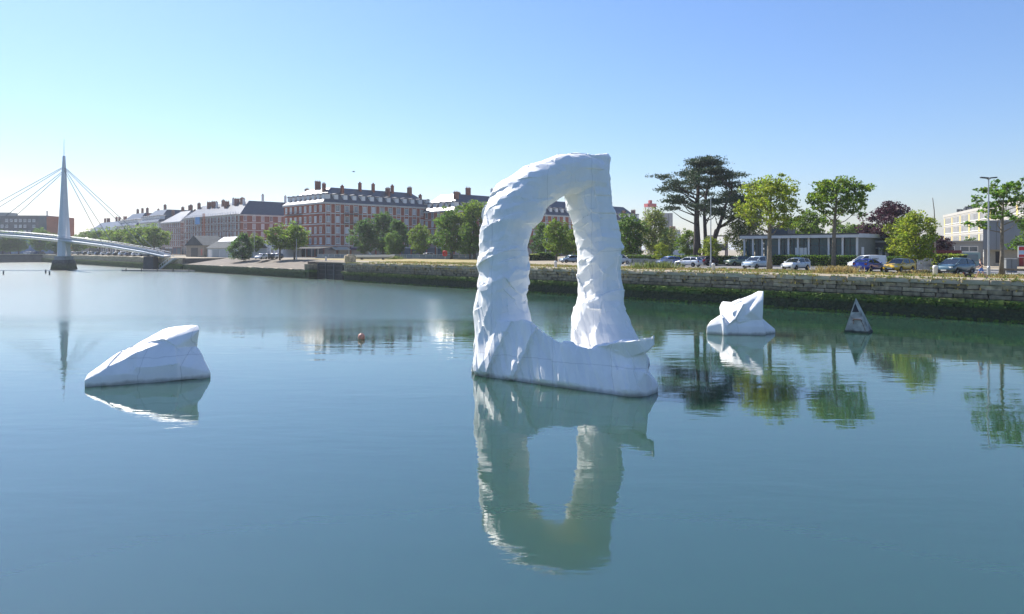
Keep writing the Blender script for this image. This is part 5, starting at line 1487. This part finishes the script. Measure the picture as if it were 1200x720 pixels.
    sides = []
    for s_ in (-1, 1):
        sg = MB(); a = [(X(w0), s_ * bw, bz(w0))]
        a += [(X(f_), s_ * bw, bz(f_)) for f_ in (w0 * .5 + r1 * .5, r1)]
        a += [(X(f_), s_ * rw_, rz(f_) - .07) for f_ in reversed(fs)]
        sg.face(a); sides.append(sg)
    CARM[kind] = dict(body=bm_, roof=roof.mesh('roof', [M_trim], True), pil=pil.mesh('pillar', [M_trim], True), ws=ws.mesh('windscreen', M_glass), rs=rs_.mesh('rear_window', M_glass), sides=[s.mesh('side_window', M_glass) for s in sides],
                      lamp=MB().box(-.10, .10, -.19, .19, -.07, .07).mesh('headlight', M_lamp), tail=MB().box(-.07, .07, -.13, .13, -.12, .12).mesh('tail_light', M_tail),
                      plate=MB().box(-.012, .012, -.26, .26, -.055, .055).mesh('number_plate', M_plate), grille=MB().box(-.02, .02, -w * .62, w * .62, -.11, .11).mesh('grille', M_trim),
                      sill=MB().box(-L_ * .2, L_ * .2, -.03, .03, -.05, .05).mesh('sill', M_trim), mirror=MB().lathe([(.03, -.05), (.09, -.05), (.11, .02), (.06, .09), (.02, .09)], 8).mesh('mirror', [M_trim], True), handle=MB().box(-.09, .09, -.015, .015, -.015, .015).mesh('door_handle', M_trim), w=w, L=L_, X=X, bz=bz, K=K)
    return CARM[kind]
def setmat(o, m):
    o.material_slots[0].link = 'OBJECT'; o.material_slots[0].material = m
def car(name, label, xy, ang, kind, pm, s=1.0, group=None, roofm=None, simple=False):
    C = car_meshes(kind); t = thing(name, label, 'van' if kind == 'van' else 'car', (xy[0], xy[1], ZQ + .006), ang, group); t.scale = (s, s, s)
    for me, nm, m in ((C['body'], 'body', pm), (C['roof'], 'roof', roofm or pm), (C['pil'], 'pillar', pm)):
        o = link(me, nm, t); setmat(o, m)
    link(C['ws'], 'windscreen', t); link(C['rs'], 'rear_window', t)
    for me in C['sides']: link(me, 'side_window', t)
    X, w, L_ = C['X'], C['w'], C['L']
    for f_ in (.19, .79):
        for s_ in (-1, 1):
            o = link(TY, 'wheel', t, (X(f_), s_ * (w - .11), .32), (R(-90 * s_), 0, 0))
            if not simple: link(RI, 'rim', o)
    if simple: return t
    for s_ in (-1, 1):
        link(C['lamp'], 'headlight', t, (X(.025), s_ * w * .66, C['bz'](.05) - .10), (0, 0, -s_ * .35))
        link(C['tail'], 'tail_light', t, (X(.985), s_ * w * .74, C['bz'](.95) - .16), (0, 0, s_ * .3))
        link(C['sill'], 'sill', t, (X(.49), s_ * (w * .955), .28))
        o = link(C['mirror'], 'mirror', t, (X(C['K']['ws'][0] + .06), s_ * (w + .07), C['bz'](.3) + .05)); setmat(o, pm)
        for f_ in (.47, .68): link(C['handle'], 'door_handle', t, (X(f_), s_ * (w * .975), C['bz'](.5) - .12))
    link(C['plate'], 'number_plate', t, (X(-.004), 0, .44)); link(C['plate'], 'number_plate', t, (X(1.004), 0, .62))
    link(C['grille'], 'grille', t, (X(-.001), 0, .36)); 
    return t
def face_left(x, a):   # nose towards the camera, turned a degrees to the left
    r = (x - CX) / F; return math.atan2(-1, -r) - R(a)
def tail_left(x, a):
    r = (x - CX) / F; return math.atan2(1, r) - R(a)
car('parked_car', 'dark teal people carrier parked beside the white bollard', XY(1120, 73), face_left(1120, 28), 'mpv', paint('teal', (.045, .10, .13), .3), 1.05)
car('parked_car', 'yellow hatchback with a grey roof parked beside the bright green tree', XY(1054, 80), face_left(1055, 27), 'hatch', paint('yellow', (.80, .47, .01)), 1.06, roofm=paint('grey_roof', (.30, .32, .34)))
car('parked_car', 'deep blue car parked with its tail to the quay in front of the van', XY(1018.5, 82), tail_left(1018, 27), 'coupe', paint('blue', (.02, .06, .40), .1), 1.05)
van = car('parked_van', 'white delivery van with dark lettering on its side', XY(1016, 93), face_left(1016, 62), 'van', paint('van_white', (.72, .73, .74)))
car('parked_car', 'white hatchback parked alone in front of the pavilion', XY(932.5, 87), face_left(932, 30), 'hatch', paint('white', (.74, .75, .76)), 1.05)
car('parked_car', 'pale blue sport utility car parked behind a tree trunk', XY(887, 92), face_left(887, 33), 'suv', paint('pale_blue', (.40, .50, .60), .2), 1.06)
car('parked_car', 'olive green sport utility car parked behind the pale blue one', XY(865, 109), face_left(865, 52), 'suv', paint('olive', (.14, .19, .12), .2))
car('parked_car', 'dark maroon estate car parked next to the silver hatchback', XY(829, 110), tail_left(829, 30), 'suv', paint('maroon', (.08, .035, .04), .2))
car('parked_car', 'silver white hatchback parked next to a bright blue car', XY(807, 104), tail_left(807, -60), 'hatch', paint('silver', (.62, .64, .66), .3))
car('parked_car', 'bright blue small car parked behind the metal barriers', XY(783, 111), face_left(783, 50), 'hatch', paint('bright_blue', (.02, .10, .42)))
car('parked_car', 'light blue grey car half hidden by the rear leg of the arch', XY(668, 134), face_left(668, 60), 'hatch', paint('blue_grey', (.26, .33, .42), .3))
car('parked_van', 'white van parked just right of the rear leg of the arch', XY(724, 122), tail_left(724, 62), 'van', paint('van_white2', (.70, .70, .70)))
car('moving_car', 'silver estate car driving behind the quay railing', XY(500, 193), face_left(500, 78), 'suv', paint('silver2', (.60, .62, .64), .3))
rc = random.Random(9)
CLS = [paint('far_white', (.70, .70, .70)), paint('far_grey', (.20, .21, .22), .3), paint('far_dark', (.03, .03, .035)), paint('far_silver', (.5, .51, .52), .3), paint('far_navy', (.03, .05, .12))]
CLN = ['white', 'grey', 'black', 'silver', 'navy']
for i, x in enumerate((88, 95, 102, 109, 117, 124, 131, 139, 146, 153, 161, 169)):
    p = W(pu(x, 9), 9); car('parked_car', 'small distant %s car in the row parked under the far quay trees' % CLN[i % 5], (p.x, p.y), QA + R(90 + rc.uniform(-4, 4)), rc.choice(['hatch', 'suv']), CLS[i % 5], 1.0, CLN[i % 5] + ' cars parked on the far quay', simple=True)
for i, x in enumerate((32, 36, 40, 44, 49)):
    q = XY(x, 334); car('parked_car', 'tiny distant %s car parked at the head of the basin' % CLN[(i * 3) % 5], (q.x, q.y), R(100), 'hatch', CLS[(i * 3) % 5], 1.0, None, simple=True)
for i, (x, y_, c, a) in enumerate(((306, 178, 0, 30), (312, 182, 2, 60), (318, 184, 0, 50), (324, 190, 2, 40))):
    car('parked_car', ['white car parked by the dark bush near the boat store', 'black car parked before the white cafe', 'white car parked before the white cafe', 'dark car parked beside the street tree by the cafe'][i], XY(x, y_), face_left(x, a), 'hatch', CLS[c], simple=True)
# lettering on the van side (as far as it can be made out)
def letters(txt, size, m, parent, loc, rot):
    cu = bpy.data.curves.new('lettering', 'FONT'); cu.body = txt; cu.size = size; cu.extrude = .004; cu.align_x = 'CENTER'
    o = bpy.data.objects.new('t', cu); COL.objects.link(o)
    dg = bpy.context.evaluated_depsgraph_get(); dg.update()
    me = bpy.data.meshes.new_from_object(o.evaluated_get(dg)); bpy.data.objects.remove(o)
    me.materials.clear(); me.materials.append(m)
    return link(me, 'lettering', parent, loc, rot)
# van cargo side is closed sheet metal
VW = KINDS['van']['w'] / 2; VL = KINDS['van']['L']
for s_ in (-1, 1):
    b = MB(); b.face([(VL * (.5 - .46), s_ * (VW * .93), 1.0), (-VL * .46, s_ * (VW * .93), 1.0), (-VL * .46, s_ * (VW * .80), 1.80), (VL * (.5 - .46), s_ * (VW * .80), 1.80)])
    b.build('cargo_side', MATS['paint_van_white'], van)
letters('L oreci', .42, M_dksteel, van, (-.55, VW * .905, 1.28), (R(90 - 8), 0, R(180)))

# ------------------------------------------------------------------ street furniture
def lamp_post(label, xy, h, arm=1.2, name='street_lamp', double=False, rot=0.0, m=None):
    t = thing(name, label, 'lamp post', (xy[0], xy[1], ZQ), rot)
    MB().lathe([(.15, 0), (.15, .9), (.10, 1.0), (.055, h)], 10).build('pole', m or M_steel, t)
    for s_ in ((-1, 1) if double else (1,)):
        if arm > 0:
            MB().tube((0, 0, h - .1), (s_ * arm, 0, h + .05), .045, n=6).build('arm', m or M_steel, t)
            b = MB(); b.prism([(s_ * (arm - .15), -.16, h + .0), (s_ * (arm + .55), -.12, h + .06), (s_ * (arm + .55), .12, h + .06), (s_ * (arm - .15), .16, h + .0)], (0, 0, .12)); b.build('lamp_head', M_dksteel, t)
    return t
lamp_post('tall grey lamp post with small twin heads beside the feathery tree', qxy(1158.5, 10.5), 9.7, .25, double=True)
lamp_post('plain pale lamp post standing before the cypress trunks', XY(833, 99), 9.9, .0)
lamp_post('thin lamp post seen through the arch opening', XY(639.5, 160), 12.6, .0)
lamp_post('lamp post before the awnings of the large red brick block', XY(409, 190), 11.0, .0)
lamp_post('slim lamp post behind the railing near the silver car', XY(512, 186), 8.0, .0)
lamp_post('short lamp post beside the street tree by the cafe terrace', XY(347.5, 168), 5.2, .0)
lamp_post('thin pole in front of the scaffolded brick block', XY(298, 200), 9.0, .0)
pl = thing('flag_pole', 'bare slightly crooked pole beside the low grey building', 'pole', (XY(1096, 92).x, 92, ZQ))
MB().path([(0, 0, 0), (.05, 0, 4), (-.15, 0, 8), (-.35, 0, 9.6)], [.09, .08, .06, .04], 7).build('shaft', M_barkg, pl)
MB().lathe([(.3, -.1), (.3, .12), (.12, .15)], 10).build('base', M_concrete2, pl)
pl = thing('flag_pole', 'thin mast rising behind the pavilion roof', 'pole', (XY(978.5, 115).x, 115, ZQ))
MB().tube((0, 0, 0), (0, 0, 10.2), .07, .05, 7).build('shaft', M_dksteel, pl); MB().lathe([(.3, -.1), (.3, .12), (.12, .15)], 10).build('base', M_concrete2, pl)
BOL = MB().lathe([(.30, -.05), (.30, .62), (.33, .66), (.33, .84), (.25, .92), (.08, .94)], 14).mesh('bollard', mat('bollard_white', (.70, .69, .66), .7, .3, var=.12, vscale=2), True)
for (x, t, s, lb) in ((1096, 9.0, 1.1, 'white bollard on the quay beside the dark teal car'), (836, 6.5, 1.0, 'white bollard on the quay below the cypress'), (651, 5.0, 1.0, 'white bollard on the quay inside the arch view'), (382, 9, 1.0, 'pale bollard above the dock gate')):
    p = qxy(x, t); tag(link(BOL, 'bollard', None, (p[0], p[1], ZQ), 0, (s * .66, s * .66, s)), lb, 'bollard')
stn = thing('mooring_stone', 'rough dark mooring stone at the quay corner by the dock gate', 'stone', (*qxy(410, 3), ZQ))
b_ = link(STM[2], 'stone', stn, (0, 0, .6), .3, (2.2, 1.6, 1.5)); b_ = link(STM[4], 'cap', stn, (.1, .0, 1.4), .5, (1.4, 1.1, .4))
# metal crowd barriers
def barrier_mesh(L_=2.4, h=1.1):
    b = MB(); b.tube((-L_ / 2, 0, .15), (L_ / 2, 0, .15), .022, n=5); b.tube((-L_ / 2, 0, h), (L_ / 2, 0, h), .025, n=5)
    for s_ in (-1, 1): b.tube((s_ * L_ / 2, 0, .0), (s_ * L_ / 2, 0, h), .025, n=5); b.box(s_ * L_ / 2 - .03, s_ * L_ / 2 + .03, -.3, .3, 0, .05)
    return b.mesh('frame', M_steel)
BF = barrier_mesh()
bb_ = MB()
bb_.box(-.018, .018, -.012, .012, .16, 1.09)
BBAR = bb_.mesh('bar', M_steel)
for (x, Y) in ((742, 112), (751, 112), (761, 104), (770, 104), (778.5, 106), (786, 104)):
    q = XY(x, Y); t = thing('crowd_barrier', 'grey metal crowd barrier standing in front of the clipped hedge', 'barrier', (q.x, q.y, ZQ), R(-8), 'metal barriers by the car park')
    link(BF, 'frame', t)
    for k in range(17): link(BBAR, 'bar', t, (-1.06 + k * .1325, 0, 0))
# grey palisade panel by the dark car
for (x, Y) in ((1079, 89), (1087, 88.5), (1095, 88)):
    q = XY(x, Y); t = thing('fence_panel', 'grey upright slatted fence panel beside the yellow car', 'fence', (q.x, q.y, ZQ), R(-6), 'slatted panels beside the yellow car')
    MB().box(-.5, .5, -.03, .03, .2, .3).build('rail', M_steel, t); MB().box(-.5, .5, -.03, .03, 1.2, 1.3).build('rail', M_steel, t)
    for k in range(6): MB().box(-.46 + k * .17, -.36 + k * .17, -.06, -.03, .05, 1.5).build('slat', mat('palisade', (.38, .40, .42), .5, .5), t)
# quay railing on the left
p0, p1 = XY(372, 203), XY(562, 182); d_ = p1 - p0; nL = 26
rl = thing('quay_railing', 'long low metal railing along the street before the red block', 'railing', (p0.x, p0.y, ZQ), math.atan2(d_.y, d_.x)); LR = d_.length
for z in (.25, .6, 1.1): MB().box(0, LR, -.05, .05, z, z + (.11 if z > 1 else .06)).build('rail', M_steel, rl)
for k in range(nL + 1): MB().box(LR * k / nL - .05, LR * k / nL + .05, -.05, .05, -.05, 1.15).build('post', M_steel, rl)
for k in range(nL): MB().box(LR * k / nL + .1, LR * (k + 1) / nL - .1, -.012, .012, .31, 1.06).build('infill_panel', mat('teal_panel', (.16, .22, .23), .25, .6, rnd=.15), rl)
# low kerb wall under it
kw = MB(); kw.box(0, LR, -.9, -.5, -.1, .35); tag(kw.build('low_wall', M_concrete2, None, False, (p0.x, p0.y, ZQ), math.atan2(d_.y, d_.x)), 'low grey kerb wall below the street railing', 'wall')
# lifebuoy stand
q = XY(521.5, 178); lf = thing('lifebuoy_station', 'red lifebuoy on a post on the dry grass of the quay', 'lifebuoy', (q.x, q.y, ZQ), R(0))
tor = MB(); n1, n2 = 20, 8
for i in range(n1):
    a = 2 * math.pi * i / n1
    for j in range(n2):
        c = 2 * math.pi * j / n2; rr_ = .48 + .15 * math.cos(c); tor.v.append((rr_ * math.cos(a), -.22 + .15 * math.sin(c), 1.55 + rr_ * 1.25 * math.sin(a)))
for i in range(n1):
    for j in range(n2):
        tor.f.append((i * n2 + j, ((i + 1) % n1) * n2 + j, ((i + 1) % n1) * n2 + (j + 1) % n2, i * n2 + (j + 1) % n2)); tor.m.append(0)
tor.build('ring', mat('lifebuoy_red', (.55, .03, .03), .5, .4), lf, True); MB().box(-.05, .05, -.07, .05, -.1, 2.2).build('post', M_whitewall, lf); MB().box(-.62, .62, -.07, -.02, .85, 2.3).build('board', mat('lifebuoy_board', (.55, .08, .07), .6, .3), lf)
# white boat on the quay
q = XY(438, 172); bt = thing('white_boat', 'long low white open boat laid up on the quay grass', 'boat', (q.x, q.y, ZQ), R(-3))
hb_ = MB(); prev = None
for (x, w_, zb, zt) in ((-5.2, .75, .35, 1.15), (-4.6, 1.0, .2, 1.15), (0, 1.1, .15, 1.12), (3.2, .95, .25, 1.2), (4.6, .5, .5, 1.28), (5.3, .05, .9, 1.36)):
    s0 = len(hb_.v); hb_.v += [(x, -w_, zt), (x, -w_ * .85, (zb + zt) / 2), (x, 0, zb), (x, w_ * .85, (zb + zt) / 2), (x, w_, zt), (x, w_ * .8, zt - .02), (x, 0, zt - .3), (x, -w_ * .8, zt - .02)]
    if prev is not None:
        for i in range(8): hb_.f.append((prev + i, prev + (i + 1) % 8, s0 + (i + 1) % 8, s0 + i)); hb_.m.append(0)
    else: hb_.f.append(tuple(range(s0, s0 + 8))); hb_.m.append(0)
    prev = s0
hb_.f.append(tuple(prev + i for i in range(8))); hb_.m.append(0)
hb_.build('hull', paint('boat_white', (.72, .73, .74)), bt, False)
ws_ = MB(); ws_.face([(-.6, -.8, 1.1), (-.6, .8, 1.1), (-1.3, .65, 2.0), (-1.3, -.65, 2.0)]); ws_.tube((-1.35, -.7, 2.0), (-1.35, .7, 2.0), .05, n=5); ws_.build('windscreen', mat('boat_screen', (.35, .40, .44), .1, .8), bt)
for x in (-3, 2.4): MB().box(x - .15, x + .15, -.8, .8, -.05, .35).build('chock', M_dksteel, bt)
# cabinet, sign
q = XY(1184, 78); cb = thing('utility_cabinet', 'grey utility cabinet standing behind the thin feathery tree', 'cabinet', (q.x, q.y, ZQ), R(-12))
MB().box(-.55, .55, -.3, .3, 0, 1.55).build('body', mat('cabinet_grey', (.20, .21, .21), .6, .4, var=.1), cb); MB().box(-.6, .6, -.35, .35, 1.55, 1.63).build('lid', M_steel, cb); MB().box(-.02, .02, -.325, -.3, .1, 1.5).build('door_joint', M_dksteel, cb)
q = XY(1199, 76); sg = thing('notice_sign', 'white notice board with red and pale blue stripes on a post', 'sign', (q.x, q.y, ZQ), R(-14))
MB().box(-.5, .9, -.03, .03, 1.75, 3.05).build('board', M_whitewall, sg)
MB().box(-.42, .82, -.045, -.031, 2.55, 2.95).build('red_band', mat('sign_red', (.55, .05, .06), .6, .3), sg); MB().box(-.42, .82, -.045, -.031, 2.15, 2.5).build('blue_band', mat('sign_blue', (.45, .58, .68), .6, .3), sg); MB().box(-.42, .82, -.045, -.031, 1.8, 2.08).build('lower_red_band', MATS['sign_red'], sg)
MB().box(.15, .25, .031, .12, 0, 3.0).build('post', M_steel, sg)
# timber guard rail behind the jogger
q0 = qxy(1176, 15.5); rg = thing('guard_rail', 'low grey timber guard rail along the car park edge', 'railing', (q0[0], q0[1], ZQ), QA)
for z in (.45,): MB().box(0, 14, -.06, .06, z, z + .22).build('rail', M_barkg, rg)
for k in range(6): MB().box(k * 2.7, k * 2.7 + .16, -.07, .07, -.05, .7).build('post', M_barkg, rg)

# ------------------------------------------------------------------ person walking a dog
def skin(name, joints, edges, rads, m, parent, sub=2):
    me = bpy.data.meshes.new(name); me.from_pydata([tuple(j) for j in joints], edges, [])
    o = bpy.data.objects.new(name, me); COL.objects.link(o)
    md = o.modifiers.new('skin', 'SKIN'); md.use_smooth_shade = True
    sv = me.skin_vertices[0].data
    for i, r_ in enumerate(rads): sv[i].radius = (r_, r_) if not hasattr(r_, '__len__') else r_; sv[i].use_root = (i == 0)
    ms = o.modifiers.new('sub', 'SUBSURF'); ms.levels = sub; ms.render_levels = sub
    dg = bpy.context.evaluated_depsgraph_get(); dg.update()
    ev = bpy.data.meshes.new_from_object(o.evaluated_get(dg)); bpy.data.objects.remove(o); bpy.data.meshes.remove(me)
    ev.materials.clear(); ev.materials.append(m); ev.polygons.foreach_set('use_smooth', [True] * len(ev.polygons))
    return link(ev, name, parent)
M_skin = mat('skin', (.50, .30, .21), .6, .4)
pp = qxy(1150, 3.8)
# walks towards the left of the quay: local +x is forward
ps = thing('person', 'person in a navy sleeveless top and blue shorts striding along with a dog', 'person', (pp[0], pp[1], ZQ), QA + math.pi)
J = [(0, 0, .95), (.02, 0, 1.12), (.05, 0, 1.32), (.06, 0, 1.46), (.08, 0, 1.55), (.10, 0, 1.64), (.11, 0, 1.74),            # 0-6 spine, neck, head
     (.02, .10, .92), (.22, .10, .52), (.42, .10, .10), (.40, .10, .05), (.55, .10, .04),                                      # 7-11 front leg
     (-.02, -.10, .92), (-.12, -.10, .50), (-.42, -.10, .16), (-.44, -.10, .09), (-.34, -.10, .03),                           # 12-16 rear leg
     (.05, .19, 1.42), (-.10, .24, 1.17), (.04, .25, .96), (.09, .25, .89),                                                   # 17-20 near arm
     (.05, -.19, 1.42), (.16, -.24, 1.17), (.34, -.23, 1.05), (.42, -.22, 1.03)]
E = [(0, 1), (1, 2), (2, 3), (3, 4), (4, 5), (5, 6), (0, 7), (7, 8), (8, 9), (9, 10), (10, 11), (0, 12), (12, 13), (13, 14), (14, 15), (15, 16), (3, 17), (17, 18), (18, 19), (19, 20), (3, 21), (21, 22), (22, 23), (23, 24)]
RD = [.13, .12, .135, .09, .05, .085, .07, .09, .058, .042, .04, .035, .09, .058, .042, .04, .035, .055, .042, .033, .036, .055, .042, .033, .036]
# five fingers on each hand
def fingers(J, E, RD, hand, fwd):
    h = Vector(J[hand])
    for k in range(4):
        a = Vector((.035, (k - 1.5) * .018, -.03)) if not fwd else Vector((.05, (k - 1.5) * .018, -.005))
        b = a + (Vector((.012, 0, -.035 - .004 * (k in (1, 2)))) if not fwd else Vector((.02, 0, -.035)))
        J.append(tuple(h + a)); E.append((hand, len(J) - 1)); RD.append(.0085); J.append(tuple(h + b)); E.append((len(J) - 2, len(J) - 1)); RD.append(.008)
    J.append(tuple(h + Vector((.03, .035, -.005)))); E.append((hand, len(J) - 1)); RD.append(.0095); J.append(tuple(h + Vector((.055, .035, -.02)))); E.append((len(J) - 2, len(J) - 1)); RD.append(.0085)
fingers(J, E, RD, 20, False); fingers(J, E, RD, 24, True)
skin('body', J, E, RD, M_skin, ps)
skin('top', [(0, 0, .98), (.02, 0, 1.12), (.05, 0, 1.32), (.055, 0, 1.43), (.05, .13, 1.42), (.05, -.13, 1.42)], [(0, 1), (1, 2), (2, 3), (3, 4), (3, 5)], [.152, .142, .155, .105, .075, .075], mat('navy_cloth', (.02, .025, .055), .85, .2), ps)
skin('shorts', [(0, 0, 1.0), (0, 0, .93), (.02, .10, .88), (.15, .10, .64), (-.02, -.10, .88), (-.09, -.10, .62)], [(0, 1), (1, 2), (2, 3), (1, 4), (4, 5)], [.145, .15, .115, .092, .115, .092], mat('blue_cloth', (.09, .20, .48), .85, .2), ps)
skin('hair', [(.07, 0, 1.71), (.085, 0, 1.79), (.04, 0, 1.74), (.03, 0, 1.66)], [(0, 1), (0, 2), (2, 3)], [.088, .06, .07, .05], mat('hair', (.16, .10, .06), .7, .3), ps)
b = MB(); b.lathe([(.008, 1.655), (.02, 1.645), (.012, 1.685)], 6, (.187, 0)); b.build('nose', M_skin, ps, True)
for s_ in (-1, 1):
    MB().lathe([(.004, 1.685), (.013, 1.69), (.004, 1.70)], 6, (.172, s_ * .034)).build('eye', M_trim, ps); MB().lathe([(.006, 1.65), (.02, 1.68), (.006, 1.71)], 6, (.095, s_ * .088)).build('ear', M_skin, ps)
MB().box(.168, .178, -.025, .025, 1.605, 1.612).build('mouth', mat('lips', (.35, .14, .12), .6, .3), ps)
for (x, y, z, rt) in ((.46, .10, .035, 0), (-.40, -.10, .05, .5)):
    MB().prism([(-.10, -.045, -.04), (.14, -.045, -.04), (.14, -.045, .0), (.02, -.045, .05), (-.10, -.045, .05)], (0, .09, 0)).build('shoe', mat('shoe', (.35, .33, .30), .8, .2), ps, loc=(x, y, z), rot=(0, rt, 0))
dg_ = thing('dog', 'small black dog on a lead trotting ahead of the walking person', 'dog', (*(Vector(pp) + Vector((-DV.x, -DV.y)) * 1.05), ZQ), QA + math.pi)
DJ = [(-.18, 0, .33), (.02, 0, .32), (.20, 0, .35), (.30, 0, .44), (.37, 0, .51), (.49, 0, .48), (-.26, 0, .36), (-.38, 0, .47),
      (.20, .07, .24), (.19, .07, .12), (.23, .07, .02), (.18, -.07, .24), (.10, -.07, .13), (.12, -.07, .03),
      (-.20, .07, .24), (-.15, .07, .17), (-.25, .07, .11), (-.23, .07, .02), (-.22, -.07, .24), (-.20, -.07, .17), (-.31, -.07, .12), (-.30, -.07, .02), (.35, .05, .58), (.35, -.05, .58)]
DE = [(0, 1), (1, 2), (2, 3), (3, 4), (4, 5), (0, 6), (6, 7), (2, 8), (8, 9), (9, 10), (2, 11), (11, 12), (12, 13), (0, 14), (14, 15), (15, 16), (16, 17), (0, 18), (18, 19), (19, 20), (20, 21), (4, 22), (4, 23)]
DR = [.10, .095, .12, .075, .075, .035, .04, .018, .05, .032, .028, .05, .032, .028, .06, .04, .028, .026, .06, .04, .028, .026, .02, .02]
skin('body', DJ, DE, DR, mat('black_fur', (.018, .017, .016), .8, .25, bump=.4, bscale=40), dg_)
MB().path([(.30, 0, .50), (.05, .05, .72), (-.35, .12, .93), (-.66, .22, 1.03)], [.008] * 4, 5).build('lead', M_dksteel, dg_)
MB().lathe([(.085, .42), (.09, .45), (.085, .48)], 10, (.31, 0)).build('collar', mat('collar_red', (.4, .05, .05), .6, .3), dg_)

# gull in the air
bd = thing('bird', 'single dark bird gliding high above the large red brick block', 'bird', PX(414.5, 201.5, 120), R(20))
b = MB(); prev = None
for s_ in (-1, 1): b.face([(.12, 0, 0), (-.12, 0, 0), (-.10, s_ * .35, .12), (-.02, s_ * .75, .04), (.10, s_ * .35, .12)])
b.build('wings', mat('bird_grey', (.10, .10, .11), .8, .2), bd, fix=False); MB().path([(-.35, 0, 0), (-.15, 0, 0), (.12, 0, .0), (.26, 0, .01)], [.02, .07, .07, .02], 7).build('body', MATS['bird_grey'], bd)

# ------------------------------------------------------------------ sea air: even thin haze over the whole place
HAZE_DENS = 0.0002
hz = MB(); hz.box(-9000, 9000, -4600, 9000, -2.0, 48.0)
ho = hz.build('haze', None); ho['kind'] = 'stuff'; tag(ho, 'thin pale sea haze filling the air over the basin', 'haze')
hm_ = bpy.data.materials.new('haze_air'); hm_.use_nodes = True
hm_.node_tree.nodes.clear()
ho_out = hm_.node_tree.nodes.new('ShaderNodeOutputMaterial'); vp = hm_.node_tree.nodes.new('ShaderNodeVolumePrincipled')
vp.inputs['Color'].default_value = (.86, .93, 1.0, 1); vp.inputs['Density'].default_value = HAZE_DENS; vp.inputs['Anisotropy'].default_value = 0.35
hm_.node_tree.links.new(vp.outputs[0], ho_out.inputs['Volume'])
ho.data.materials.clear(); ho.data.materials.append(hm_)
